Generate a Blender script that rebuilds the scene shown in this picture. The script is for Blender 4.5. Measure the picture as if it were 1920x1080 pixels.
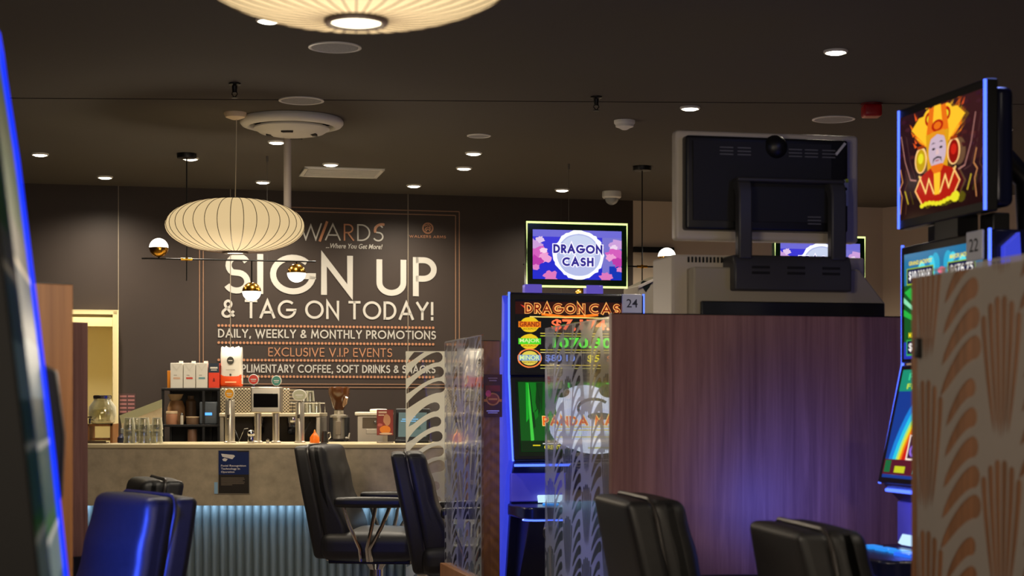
import bpy, bmesh, math, random
from mathutils import Vector, Matrix
random.seed(7)
PI = math.pi
for o in list(bpy.data.objects):
    bpy.data.objects.remove(o, do_unlink=True)
SC = bpy.context.scene
COL = SC.collection

# ------------------------------------------------------------------ camera, world, exposure
FPX, CXP, HYP, EYE = 3230.0, 960.0, 760.0, 1.35      # focal length and horizon of the 1920x1080 photograph
CEIL = EYE + 1.346                                    # ceiling height
RZ = math.atan(0.236)                                 # the room is turned this much against the view
CA, SA = math.cos(RZ), math.sin(RZ)
YW = 11.14                                            # back wall distance straight ahead


def P(x, y, d):
    """point of the room that the photograph shows at pixel x, y and distance d"""
    return Vector(((x - CXP) * d / FPX, d, EYE - (y - HYP) * d / FPX))


def dceil(y):
    return FPX * (CEIL - EYE) / (HYP - y)


def dfloor(z, y):
    return FPX * (z - EYE) / (HYP - y)


cam_data = bpy.data.cameras.new('camera')
cam = bpy.data.objects.new('camera', cam_data)
COL.objects.link(cam)
cam.location = (0, 0, EYE)
cam.rotation_euler = (PI / 2, 0, 0)
cam_data.sensor_width = 36
cam_data.lens = 36 * FPX / 1920
cam_data.shift_y = (HYP - 540) / 1920
cam_data.clip_end = 60
cam_data.clip_start = 0.05
cam_data.dof.use_dof = True
cam_data.dof.focus_distance = 8.6
cam_data.dof.aperture_fstop = 5.0
SC.camera = cam

w = bpy.data.worlds.new('world')
SC.world = w
w.use_nodes = True
w.node_tree.nodes['Background'].inputs[0].default_value = (0.02, 0.025, 0.04, 1)
w.node_tree.nodes['Background'].inputs[1].default_value = 0.3
SC.view_settings.view_transform = 'Standard'
SC.view_settings.look = 'None'
SC.view_settings.exposure = 0.0
SC.view_settings.gamma = 1.0
SC.view_settings.use_curve_mapping = False

DOWN_W = 42.0          # downlight power
WARM = (1.0, 0.88, 0.70)
EXTRA_LIGHTS = []


def add_light(kind, name, loc, energy, color, **kw):
    l = bpy.data.lights.new(name, kind)
    l.energy = energy
    l.color = color
    for k, v in kw.items():
        if k not in ('rot', 'aim'):
            setattr(l, k, v)
    o = bpy.data.objects.new(name, l)
    COL.objects.link(o)
    o.location = loc
    if 'aim' in kw:
        o.rotation_euler = (Vector(kw['aim']) - Vector(loc)).to_track_quat('-Z', 'Y').to_euler()
    return o


# ------------------------------------------------------------------ materials
def lin(c):
    return tuple(((v / 255) / 12.92 if v / 255 <= 0.04045 else ((v / 255 + 0.055) / 1.055) ** 2.4) for v in c)


MATS = {}


def mat(name, rgb, rough=0.5, metal=0.0, em=None, ems=0.0, coat=0.0, spec=0.5, noise=None):
    """principled material from an sRGB colour; noise = (scale xyz, amount) varies the colour"""
    if name in MATS:
        return MATS[name]
    m = bpy.data.materials.new(name)
    m.use_nodes = True
    nt = m.node_tree
    b = nt.nodes['Principled BSDF']
    c = lin(rgb)
    b.inputs['Base Color'].default_value = (*c, 1)
    b.inputs['Roughness'].default_value = rough
    b.inputs['Metallic'].default_value = metal
    b.inputs['Specular IOR Level'].default_value = spec
    b.inputs['Coat Weight'].default_value = coat
    if em is not None:
        b.inputs['Emission Color'].default_value = (*lin(em), 1)
        b.inputs['Emission Strength'].default_value = ems
    if noise:
        sc, amt = noise
        tc = nt.nodes.new('ShaderNodeTexCoord')
        mp = nt.nodes.new('ShaderNodeMapping')
        mp.inputs['Scale'].default_value = sc
        nz = nt.nodes.new('ShaderNodeTexNoise')
        nz.inputs['Scale'].default_value = 1.0
        nz.inputs['Detail'].default_value = 6
        nz.inputs['Roughness'].default_value = 0.6
        cr = nt.nodes.new('ShaderNodeValToRGB')
        cr.color_ramp.elements[0].position = 0.3
        cr.color_ramp.elements[1].position = 0.7
        cr.color_ramp.elements[0].color = (*[v * (1 - amt) for v in c], 1)
        cr.color_ramp.elements[1].color = (*[min(1, v * (1 + amt)) for v in c], 1)
        nt.links.new(tc.outputs['Object'], mp.inputs[0])
        nt.links.new(mp.outputs[0], nz.inputs['Vector'])
        nt.links.new(nz.outputs['Fac'], cr.inputs[0])
        nt.links.new(cr.outputs[0], b.inputs['Base Color'])
    MATS[name] = m
    return m


def em(rgb, s=1.0):
    """glossy black screen or lamp face that gives off this colour"""
    n = 'glow_%d_%d_%d_%d' % (*rgb, int(s * 100))
    return mat(n, (5, 5, 6), 0.12, 0, rgb, s)


def wood(name, a, b, scale=(38, 38, 1.3)):
    m = mat(name, a, 0.45, 0, spec=0.35)
    nt = m.node_tree
    bs = nt.nodes['Principled BSDF']
    tc = nt.nodes.new('ShaderNodeTexCoord')
    mp = nt.nodes.new('ShaderNodeMapping')
    mp.inputs['Scale'].default_value = scale
    nz = nt.nodes.new('ShaderNodeTexNoise')
    nz.inputs['Scale'].default_value = 1.0
    nz.inputs['Detail'].default_value = 8
    nz.inputs['Roughness'].default_value = 0.7
    nz.inputs['Distortion'].default_value = 0.6
    cr = nt.nodes.new('ShaderNodeValToRGB')
    cr.color_ramp.elements[0].position = 0.32
    cr.color_ramp.elements[1].position = 0.68
    cr.color_ramp.elements[0].color = (*lin(b), 1)
    cr.color_ramp.elements[1].color = (*lin(a), 1)
    nt.links.new(tc.outputs['Object'], mp.inputs[0])
    nt.links.new(mp.outputs[0], nz.inputs['Vector'])
    nt.links.new(nz.outputs['Fac'], cr.inputs[0])
    nt.links.new(cr.outputs[0], bs.inputs['Base Color'])
    return m


def mixmat(name, build):
    if name in MATS:
        return MATS[name]
    m = bpy.data.materials.new(name)
    m.use_nodes = True
    nt = m.node_tree
    nt.nodes.remove(nt.nodes['Principled BSDF'])
    out = nt.nodes['Material Output']
    nt.links.new(build(nt), out.inputs['Surface'])
    MATS[name] = m
    return m


def schlick(nt, f0):
    """grazing reflectance that is the same from both sides of a sheet"""
    lw = nt.nodes.new('ShaderNodeLayerWeight')
    lw.inputs[0].default_value = .5
    pw = nt.nodes.new('ShaderNodeMath')
    pw.operation = 'POWER'
    pw.inputs[1].default_value = 5.0
    nt.links.new(lw.outputs['Facing'], pw.inputs[0])
    ma = nt.nodes.new('ShaderNodeMath')
    ma.operation = 'MULTIPLY_ADD'
    ma.inputs[1].default_value = 1 - f0
    ma.inputs[2].default_value = f0
    nt.links.new(pw.outputs[0], ma.inputs[0])
    return ma.outputs[0]


def glass_nodes(tint=(1, 1, 1), rough=0.02, base=0.05):
    def f(nt):
        t = nt.nodes.new('ShaderNodeBsdfTransparent')
        t.inputs[0].default_value = (*tint, 1)
        g = nt.nodes.new('ShaderNodeBsdfGlossy')
        g.inputs['Roughness'].default_value = rough
        mx = nt.nodes.new('ShaderNodeMixShader')
        nt.links.new(schlick(nt, base), mx.inputs[0])
        nt.links.new(t.outputs[0], mx.inputs[1])
        nt.links.new(g.outputs[0], mx.inputs[2])
        return mx.outputs[0]
    return f


def frost_nodes(rgb, see):
    def f(nt):
        t = nt.nodes.new('ShaderNodeBsdfTransparent')
        d = nt.nodes.new('ShaderNodeBsdfDiffuse')
        d.inputs[0].default_value = (*lin(rgb), 1)
        tl = nt.nodes.new('ShaderNodeBsdfTranslucent')
        tl.inputs[0].default_value = (*lin(rgb), 1)
        g = nt.nodes.new('ShaderNodeBsdfGlossy')
        g.inputs['Roughness'].default_value = 0.08
        m1 = nt.nodes.new('ShaderNodeMixShader')
        m1.inputs[0].default_value = 0.45
        nt.links.new(d.outputs[0], m1.inputs[1])
        nt.links.new(tl.outputs[0], m1.inputs[2])
        m2 = nt.nodes.new('ShaderNodeMixShader')
        m2.inputs[0].default_value = see
        nt.links.new(m1.outputs[0], m2.inputs[1])
        nt.links.new(t.outputs[0], m2.inputs[2])
        m3 = nt.nodes.new('ShaderNodeMixShader')
        nt.links.new(schlick(nt, .03), m3.inputs[0])
        nt.links.new(m2.outputs[0], m3.inputs[1])
        nt.links.new(g.outputs[0], m3.inputs[2])
        return m3.outputs[0]
    return f


def perforated(name, a, b, scale):
    m = mat(name, a, 0.35, 0.6)
    nt = m.node_tree
    bs = nt.nodes['Principled BSDF']
    tc = nt.nodes.new('ShaderNodeTexCoord')
    vo = nt.nodes.new('ShaderNodeTexVoronoi')
    vo.inputs['Scale'].default_value = scale
    vo.inputs['Randomness'].default_value = 0.0
    mp = nt.nodes.new('ShaderNodeMapping')
    mp.inputs['Scale'].default_value = (1, 0.0, 1)
    mp.inputs['Rotation'].default_value = (0, PI / 4, 0)
    cr = nt.nodes.new('ShaderNodeValToRGB')
    cr.color_ramp.elements[0].position = 0.30
    cr.color_ramp.elements[1].position = 0.38
    cr.color_ramp.elements[0].color = (*lin(b), 1)
    cr.color_ramp.elements[1].color = (*lin(a), 1)
    nt.links.new(tc.outputs['Object'], mp.inputs[0])
    nt.links.new(mp.outputs[0], vo.inputs['Vector'])
    nt.links.new(vo.outputs['Distance'], cr.inputs[0])
    nt.links.new(cr.outputs[0], bs.inputs['Base Color'])
    return m


M_BLACK = mat('black_plastic', (20, 20, 22), 0.4)
M_DARKMETAL = mat('dark_metal', (26, 25, 24), 0.4, 0.5)
M_CHROME = mat('chrome', (205, 205, 205), 0.12, 1.0)
M_STEEL = mat('brushed_steel', (196, 188, 172), 0.36, 0.85)
M_BRASS = mat('brass', (205, 150, 55), 0.22, 1.0)
M_LEATHER = mat('black_leather', (30, 29, 29), 0.46, spec=0.4, noise=((60, 60, 60), 0.15))
M_PIPING = mat('leather_piping', (48, 44, 42), 0.35)
M_CEIL = mat('ceiling_paint', (94, 89, 82), 0.9, spec=0.1)
M_WALL = mat('dark_wall_laminate', (55, 46, 41), 0.55, spec=0.3, noise=((3, 3, 3), 0.06))
M_TAN = mat('tan_wall_paint', (196, 178, 156), 0.8, spec=0.2)
M_CREAM = mat('cream_paint', (232, 214, 160), 0.6)
M_WHITE = mat('white_plastic', (225, 222, 214), 0.45)
M_GREYW = mat('grey_white_grille', (170, 170, 172), 0.6)
M_WOOD = wood('mauve_brown_wood', (166, 122, 108), (122, 84, 74))
M_WOOD2 = wood('warm_brown_wood', (176, 122, 76), (136, 90, 54))
M_STONE = mat('taupe_stone', (178, 164, 138), 0.4, noise=((14, 14, 14), 0.2))
M_STONETOP = mat('pale_stone_edge', (206, 190, 150), 0.3)
M_FLUTE = mat('blue_grey_fluting', (128, 142, 146), 0.5)
M_CARPET = mat('taupe_carpet', (128, 116, 106), 0.95, spec=0.1, noise=((30, 30, 30), 0.4))
M_SILVER = mat('silver_grey_plastic', (204, 194, 178), 0.4)
M_BEIGE = mat('beige_plastic', (172, 162, 140), 0.5)
M_CREAMINK = mat('cream_ink', (180, 176, 168), 0.6)
M_COPPER = mat('copper_ink', (176, 122, 88), 0.5)
M_BLUEBODY = mat('blue_black_gloss', (24, 28, 60), 0.25, 0.1)
M_GLASS = mixmat('clear_glass', glass_nodes((1, 1, 1), .02, .035))


def tumbler_nodes(nt):
    base = glass_nodes((0.96, 0.97, 0.93), 0.06, 0.20)(nt)
    d = nt.nodes.new('ShaderNodeBsdfDiffuse')
    d.inputs[0].default_value = (*lin((222, 218, 196)), 1)
    lw = nt.nodes.new('ShaderNodeLayerWeight')
    lw.inputs[0].default_value = .35
    mx = nt.nodes.new('ShaderNodeMixShader')
    nt.links.new(lw.outputs['Facing'], mx.inputs[0])
    nt.links.new(base, mx.inputs[1])
    nt.links.new(d.outputs[0], mx.inputs[2])
    return mx.outputs[0]


M_TUMBLER = mixmat('tumbler_glass', tumbler_nodes)
M_FROST = mixmat('frosted_film', frost_nodes((190, 194, 190), 0.24))
M_FROSTW = mixmat('frosted_film_on_wood', frost_nodes((168, 161, 154), 0.15))
M_FROSTB = mixmat('opaque_frosted_film', frost_nodes((224, 222, 206), 0.12))


# ------------------------------------------------------------------ mesh builder
class MB:
    def __init__(self):
        self.v, self.f, self.m, self.mi = [], [], [], 0

    def add(self, verts, faces, mtx=None):
        o = len(self.v)
        if mtx is not None:
            verts = [mtx @ Vector(p) for p in verts]
        self.v += [tuple(p) for p in verts]
        self.f += [tuple(i + o for i in f) for f in faces]
        self.m += [self.mi] * len(faces)
        return self

    def box(self, c, s, rot=None):
        x, y, z = s[0] / 2, s[1] / 2, s[2] / 2
        vs = [(-x, -y, -z), (x, -y, -z), (x, y, -z), (-x, y, -z), (-x, -y, z), (x, -y, z), (x, y, z), (-x, y, z)]
        fs = [(0, 3, 2, 1), (4, 5, 6, 7), (0, 1, 5, 4), (1, 2, 6, 5), (2, 3, 7, 6), (3, 0, 4, 7)]
        mt = Matrix.Translation(c)
        if rot:
            mt = mt @ Matrix.Rotation(rot[2], 4, 'Z') @ Matrix.Rotation(rot[1], 4, 'Y') @ Matrix.Rotation(rot[0], 4, 'X')
        return self.add(vs, fs, mt)

    def pillow(self, c, s, r=0.03, bulge=(0, 0, 0), n=8, fn=None):
        """rounded box with bulging faces; fn reshapes each local point"""
        vs, fs, idx = [], [], {}
        hx = [k / 2 for k in s]

        def key(p):
            return tuple(round(q, 5) for q in p)

        def vert(p):
            k = key(p)
            if k not in idx:
                q = []
                d = []
                for a in range(3):
                    full = p[a] * hx[a]
                    inn = max(-(hx[a] - r), min(hx[a] - r, full))
                    q.append(inn)
                    d.append(full - inn)
                L = math.sqrt(sum(t * t for t in d))
                if L > 1e-9:
                    q = [q[a] + d[a] / L * r for a in range(3)]
                for a in range(3):
                    if bulge[a]:
                        b1, b2 = p[(a + 1) % 3], p[(a + 2) % 3]
                        q[a] += p[a] * bulge[a] * (1 - b1 * b1) * (1 - b2 * b2)
                if fn:
                    q = fn(Vector(q))
                idx[k] = len(vs)
                vs.append((q[0] + c[0], q[1] + c[1], q[2] + c[2]))
            return idx[k]
        g = []
        for a in range(3):
            h = hx[a]
            e = [-1, -(1 - 0.5 * r / h), -(1 - r / h)]
            e += [-(1 - r / h) + 2 * (1 - r / h) * t / n for t in range(1, n)]
            e += [(1 - r / h), 1 - 0.5 * r / h, 1]
            g.append(e)
        for a in range(3):
            b, cc = (a + 1) % 3, (a + 2) % 3
            for sgn in (-1, 1):
                for i in range(len(g[b]) - 1):
                    for j in range(len(g[cc]) - 1):
                        quad = []
                        for (u, w_) in ((i, j), (i + 1, j), (i + 1, j + 1), (i, j + 1)):
                            p = [0, 0, 0]
                            p[a] = sgn
                            p[b] = g[b][u]
                            p[cc] = g[cc][w_]
                            quad.append(vert(p))
                        fs.append(tuple(quad if sgn > 0 else quad[::-1]))
        return self.add(vs, fs)

    def lathe(self, prof, c=(0, 0, 0), n=28, mtx=None, close=True):
        vs, fs = [], []
        for (r, z) in prof:
            for k in range(n):
                t = 2 * PI * k / n
                vs.append((r * math.cos(t), r * math.sin(t), z))
        m = len(prof)
        for i in range(m - 1):
            for k in range(n):
                k2 = (k + 1) % n
                fs.append((i * n + k, i * n + k2, (i + 1) * n + k2, (i + 1) * n + k))
        if close:
            if prof[0][0] > 1e-6:
                fs.append(tuple(range(n))[::-1])
            if prof[-1][0] > 1e-6:
                fs.append(tuple((m - 1) * n + k for k in range(n)))
        mt = Matrix.Translation(c)
        if mtx is not None:
            mt = mt @ mtx
        return self.add(vs, fs, mt)

    def cyl(self, a, b, r, n=16, r2=None):
        a, b = Vector(a), Vector(b)
        q = (b - a).to_track_quat('Z', 'Y').to_matrix().to_4x4()
        L = (b - a).length
        return self.lathe([(r, 0), (r if r2 is None else r2, L)], a, n, q)

    def tube(self, pts, r, n=8, closed=False):
        pts = [Vector(p) for p in pts]
        m = len(pts)
        vs, fs = [], []
        up = None
        for i, p in enumerate(pts):
            if closed:
                t = pts[(i + 1) % m] - pts[i - 1]
            else:
                t = pts[min(i + 1, m - 1)] - pts[max(i - 1, 0)]
            t.normalize()
            if up is None:
                up = Vector((0, 0, 1)) if abs(t.z) < 0.9 else Vector((1, 0, 0))
            sx = t.cross(up)
            if sx.length < 1e-6:
                sx = t.cross(Vector((0, 1, 0)))
            sx.normalize()
            up = sx.cross(t).normalized()
            rr = r[i] if isinstance(r, (list, tuple)) else r
            for k in range(n):
                a = 2 * PI * k / n
                vs.append(p + sx * (rr * math.cos(a)) + up * (rr * math.sin(a)))
        for i in range(m if closed else m - 1):
            j = (i + 1) % m
            for k in range(n):
                k2 = (k + 1) % n
                fs.append((i * n + k, i * n + k2, j * n + k2, j * n + k))
        if not closed:
            fs.append(tuple(range(n))[::-1])
            fs.append(tuple((m - 1) * n + k for k in range(n)))
        return self.add(vs, fs)

    def prism(self, poly, axis, a, b):
        """2-D outline drawn out along an axis: axis x takes (y,z), y takes (x,z), z takes (x,y)"""
        def pt(u, v, t):
            return {'x': (t, u, v), 'y': (u, t, v), 'z': (u, v, t)}[axis]
        n = len(poly)
        vs = [pt(u, v, a) for u, v in poly] + [pt(u, v, b) for u, v in poly]
        fs = [tuple(range(n)), tuple(range(n, 2 * n))[::-1]]
        fs += [(i, (i + 1) % n, (i + 1) % n + n, i + n) for i in range(n)]
        return self.add(vs, fs)

    def flat(self, poly, y):
        """flat outline in the x-z plane facing -y"""
        return self.add([(u, y, v) for u, v in poly], [tuple(range(len(poly)))])

    def ball(self, c, r, n=20, a0=-90, a1=90, sz=1.0):
        m = max(4, n // 2)
        prof = []
        for i in range(m + 1):
            a = math.radians(a0 + (a1 - a0) * i / m)
            prof.append((max(r * math.cos(a), 0), r * sz * math.sin(a)))
        return self.lathe(prof, c, n)

    def build(self, name, mats, parent=None, loc=(0, 0, 0), rot=(0, 0, 0), angle=35, bevel=0.0, seg=2, fix=True, flatshade=False):
        me = bpy.data.meshes.new(name)
        me.from_pydata(self.v, [], self.f)
        if not isinstance(mats, (list, tuple)):
            mats = [mats]
        for m in mats:
            me.materials.append(m)
        me.polygons.foreach_set('material_index', self.m)
        bm = bmesh.new()
        bm.from_mesh(me)
        bmesh.ops.remove_doubles(bm, verts=bm.verts, dist=1e-6)
        if fix:
            bmesh.ops.recalc_face_normals(bm, faces=bm.faces)
        bm.to_mesh(me)
        bm.free()
        me.update()
        if not flatshade:
            me.shade_smooth()
            me.set_sharp_from_angle(angle=math.radians(angle))
        o = bpy.data.objects.new(name, me)
        COL.objects.link(o)
        o.location = loc
        o.rotation_euler = rot
        if parent:
            o.parent = parent
        if bevel:
            b = o.modifiers.new('bevel', 'BEVEL')
            b.width = bevel
            b.segments = seg
            b.limit_method = 'ANGLE'
            b.angle_limit = math.radians(40)
        return o


def tag(o, label, cat, group=None):
    o['label'] = label
    o['category'] = cat
    if group:
        o['group'] = group
    return o


def thing(name, label, cat, loc=(0, 0, 0), rz=0, group=None):
    o = bpy.data.objects.new(name, None)
    COL.objects.link(o)
    o.empty_display_size = 0.1
    o.location = loc
    o.rotation_euler = (0, 0, rz)
    return tag(o, label, cat, group)


def struct(o):
    o['kind'] = 'structure'
    return o


def copy_tree(o, parent=None):
    c = o.copy()
    COL.objects.link(c)
    if parent:
        c.parent = parent
    for ch in [q for q in KIDS.get(o, list(o.children))]:
        copy_tree(ch, c)
    return c


KIDS = {}


# ------------------------------------------------------------------ lettering
def arc(cx, cy, rx, ry, a0, a1, n=14):
    return [(cx + rx * math.cos(math.radians(a0 + (a1 - a0) * i / n)), cy + ry * math.sin(math.radians(a0 + (a1 - a0) * i / n))) for i in range(n + 1)]


GL = {
    'A': (.80, [[(0, 0), (.4, 1), (.8, 0)], [(.15, .3), (.65, .3)]]),
    'B': (.48, [[(0, 0), (0, 1)], [(0, 1), (.22, 1)] + arc(.22, .77, .23, .23, 90, -90) + [(0, .54)], [(0, .54), (.22, .54)] + arc(.22, .27, .27, .27, 90, -90) + [(0, 0)]]),
    'C': (.80, [arc(.5, .5, .5, .5, 48, 312, 24)]),
    'D': (.66, [[(0, 0), (0, 1)], [(0, 1), (.18, 1)] + arc(.18, .5, .48, .5, 90, -90, 18) + [(0, 0)]]),
    'E': (.46, [[(0, 0), (0, 1)], [(0, 1), (.46, 1)], [(0, .5), (.42, .5)], [(0, 0), (.46, 0)]]),
    'F': (.44, [[(0, 0), (0, 1)], [(0, 1), (.44, 1)], [(0, .5), (.40, .5)]]),
    'G': (.96, [arc(.5, .5, .5, .5, 46, 355, 26), [(.52, .46), (1.0, .46)]]),
    'H': (.62, [[(0, 0), (0, 1)], [(.62, 0), (.62, 1)], [(0, .52), (.62, .52)]]),
    'I': (0, [[(0, 0), (0, 1)]]),
    'J': (.36, [[(.36, 1), (.36, .2)] + arc(.16, .2, .2, .2, 0, -140, 8)]),
    'K': (.54, [[(0, 0), (0, 1)], [(.5, 1), (.03, .5), (.54, 0)]]),
    'L': (.42, [[(0, 1), (0, 0)], [(0, 0), (.42, 0)]]),
    'M': (.88, [[(0, 0), (.1, 1), (.44, .22), (.78, 1), (.88, 0)]]),
    'N': (.66, [[(0, 0), (0, 1), (.66, 0), (.66, 1)]]),
    'O': (1.0, [arc(.5, .5, .5, .5, 0, 360, 30)]),
    'P': (.46, [[(0, 0), (0, 1)], [(0, 1), (.2, 1)] + arc(.2, .72, .27, .28, 90, -90) + [(0, .44)]]),
    'R': (.50, [[(0, 0), (0, 1)], [(0, 1), (.2, 1)] + arc(.2, .74, .26, .26, 90, -90) + [(0, .48)], [(.18, .48), (.5, 0)]]),
    'S': (.50, [arc(.27, .745, .235, .255, 25, 235, 12) + [(.30, .52)] + arc(.235, .265, .265, .265, 62, -155, 14)]),
    'T': (.60, [[(0, 1), (.6, 1)], [(.3, 0), (.3, 1)]]),
    'U': (.62, [[(0, 1), (0, .31)] + arc(.31, .31, .31, .31, 180, 360, 16) + [(.62, 1)]]),
    'V': (.74, [[(0, 1), (.37, 0), (.74, 1)]]),
    'W': (1.16, [[(0, 1), (.3, 0), (.58, .9), (.86, 0), (1.16, 1)]]),
    'X': (.62, [[(0, 0), (.62, 1)], [(0, 1), (.62, 0)]]),
    'Y': (.64, [[(0, 1), (.32, .48), (.64, 1)], [(.32, .48), (.32, 0)]]),
    'Z': (.58, [[(0, 1), (.58, 1), (0, 0), (.58, 0)]]),
    '&': (.70, [[(.70, .02), (.22, .60)] + arc(.34, .78, .19, .2, 205, -25, 12) + [(.46, .62), (.16, .44)] + arc(.26, .22, .25, .22, 120, 290, 12) + [(.48, .08), (.68, .36)]]),
    '!': (0, [[(0, .32), (0, 1)], [(0, -.02), (0, .05)]]),
    '.': (0, [[(0, -.01), (0, .04)]]),
    ',': (.05, [[(.05, .05), (0, -.14)]]),
    '$': (.50, [arc(.27, .72, .22, .2, 25, 235, 12) + [(.30, .52)] + arc(.235, .28, .24, .2, 62, -155, 14), [(.25, -.08), (.25, 1.08)]]),
    ' ': (.26, []),
}


def ribbon(mb, pts, t, y, X):
    p = []
    for q in pts:
        q = Vector(q)
        if not p or (q - p[-1]).length > 1e-5:
            p.append(q)
    closed = len(p) > 5 and (p[0] - p[-1]).length < 1e-4
    if closed:
        p = p[:-1]
    elif len(p) <= 5:
        d0 = (p[0] - p[1]).normalized()
        d1 = (p[-1] - p[-2]).normalized()
        p[0] = p[0] + d0 * t / 2
        p[-1] = p[-1] + d1 * t / 2
    n = len(p)
    L, R = [], []
    for i in range(n):
        a = p[i - 1] if (closed or i > 0) else None
        b = p[(i + 1) % n] if (closed or i < n - 1) else None
        d1 = (p[i] - a).normalized() if a is not None else (b - p[i]).normalized()
        d2 = (b - p[i]).normalized() if b is not None else d1
        n1, n2 = Vector((-d1.y, d1.x)), Vector((-d2.y, d2.x))
        m = n1 + n2
        if m.length < 1e-5:
            m = n1
        m.normalize()
        k = t / 2 / max(m.dot(n1), 0.35)
        L.append(p[i] + m * k)
        R.append(p[i] - m * k)
    vs = [(*X(q), y) for q in L] + [(*X(q), y) for q in R]
    vs = [(a, c, b) for a, b, c in vs]
    fs = []
    for i in range(n if closed else n - 1):
        j = (i + 1) % n
        fs.append((i, i + n, j + n, j))
    mb.add(vs, fs)


def stroke_text(mb, s, x0, x1, z0, z1, t, y=0.0, mats=None, slope=0.0):
    """capitals of even stroke width filling the box x0..x1, z0..z1 in the x-z plane; mats gives material per letter"""
    H = z1 - z0
    th = t * H
    gap = 0.17
    adv = [(GL[c][0] + t if c != ' ' else GL[c][0]) + gap for c in s]
    nat = sum(adv) - gap
    k = (x1 - x0) / (nat * H)
    x = x0
    for i, c in enumerate(s):
        wd, strokes = GL[c]
        for st in strokes:
            bx = x
            pts = [(bx + (t / 2 + u * 1.0) * H * k, z0 + th / 2 + v * (H - th)) for u, v in st]
            if mats:
                mb.mi = mats(i)
            ribbon(mb, pts, th, y, lambda q: (q[0], q[1] + slope * (q[0] - x0)))
        x += adv[i] * H * k
    return mb


FONT_CACHE = {}


def font_mesh(s, bold=0.0, shear=0.0):
    k = (s, bold, shear)
    if k in FONT_CACHE:
        return FONT_CACHE[k]
    cu = bpy.data.curves.new('lettering', 'FONT')
    cu.body = s
    cu.offset = bold
    cu.shear = shear
    cu.resolution_u = 3
    o = bpy.data.objects.new('lettering', cu)
    COL.objects.link(o)
    dg = bpy.context.evaluated_depsgraph_get()
    me = bpy.data.meshes.new_from_object(o.evaluated_get(dg))
    vs = [(v.co.x, v.co.y) for v in me.vertices]
    fs = [tuple(p.vertices) for p in me.polygons]
    bpy.data.objects.remove(o, do_unlink=True)
    bpy.data.curves.remove(cu)
    bpy.data.meshes.remove(me)
    xs, ys = [a for a, b in vs], [b for a, b in vs]
    FONT_CACHE[k] = (vs, fs, min(xs), max(xs), min(ys), max(ys))
    return FONT_CACHE[k]


def font_text(mb, s, x0, x1, z0, z1, y=0.0, bold=0.0, shear=0.0):
    vs, fs, ax, bx, az, bz = font_mesh(s, bold, shear)
    mb.add([(x0 + (u - ax) / (bx - ax) * (x1 - x0), y, z0 + (v - az) / (bz - az) * (z1 - z0)) for u, v in vs], fs)
    return mb


def font_text_h(mb, s, x0, z0, h, y=0.0, bold=0.0, shear=0.0, center=False):
    vs, fs, ax, bx, az, bz = font_mesh(s, bold, shear)
    k = h / 0.7
    if center:
        x0 -= (bx - ax) * k / 2
    mb.add([(x0 + (u - ax) * k, y, z0 + v * k) for u, v in vs], fs)
    return mb


class Art:
    """flat artwork on a screen of size w x h: u, v run 0..1 from its lower left corner"""

    def __init__(self, w, h, y=-0.0012):
        self.w, self.h, self.y, self.mb, self.mats = w, h, y, MB(), []

    def mi(self, m):
        if m not in self.mats:
            self.mats.append(m)
        self.mb.mi = self.mats.index(m)

    def xy(self, u, v):
        return ((u - .5) * self.w, (v - .5) * self.h)

    def up(self):
        self.y -= 0.00006

    def poly(self, pts, m):
        self.mi(m)
        self.mb.flat([self.xy(min(1, max(0, u)), min(1, max(0, v))) for u, v in pts], self.y)
        self.up()

    def rect(self, u0, v0, u1, v1, m):
        self.poly([(u0, v0), (u1, v0), (u1, v1), (u0, v1)], m)

    def ell(self, u, v, ru, rv, m, n=24, jag=0.0, a0=0, a1=360):
        pts = []
        for i in range(n):
            a = math.radians(a0 + (a1 - a0) * i / n)
            k = 1 + jag * random.uniform(-1, 1)
            pts.append((u + ru * k * math.cos(a), v + rv * k * math.sin(a)))
        self.poly(pts, m)

    def line(self, pts, t, m):
        self.mi(m)
        ribbon(self.mb, [self.xy(min(.985, max(.015, u)), min(.985, max(.015, v))) for u, v in pts], t, self.y, lambda q: (q[0], q[1]))
        self.up()

    def word(self, s, u0, u1, v0, v1, t, m, slope=0.0):
        self.mi(m)
        a, b = self.xy(u0, v0), self.xy(u1, v1)
        stroke_text(self.mb, s, a[0], b[0], a[1], b[1], t, self.y, slope=slope)
        self.up()

    def outline_word(self, s, u0, u1, v0, v1, t_out, m_out, t_in, m_in):
        k = (v1 - v0) * (t_out - t_in) / 2
        self.word(s, u0 - k * .3, u1 + k * .3, v0 - k, v1 + k, t_out, m_out)
        self.word(s, u0, u1, v0, v1, t_in, m_in)

    def font(self, s, u0, u1, v0, v1, m, bold=0.0, shear=0.0):
        self.mi(m)
        a, b = self.xy(u0, v0), self.xy(u1, v1)
        font_text(self.mb, s, a[0], b[0], a[1], b[1], self.y, bold, shear)
        self.up()

    def build(self, name, parent):
        return self.mb.build(name, self.mats, parent, flatshade=True, fix=False)
# ------------------------------------------------------------------ room shell
def wall_uz(x, y):
    """pixel to (distance along the back wall, height)"""
    px = (x - CXP) / FPX
    Y = YW / (1 - math.tan(RZ) * px)
    return px * Y / CA, EYE + (HYP - y) / FPX * Y


def wall_pt(u, off=0.0):
    """room x, y of a point u along the back wall, off metres in front of it"""
    return (u * CA + off * SA, YW + u * SA - off * CA)


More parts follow.
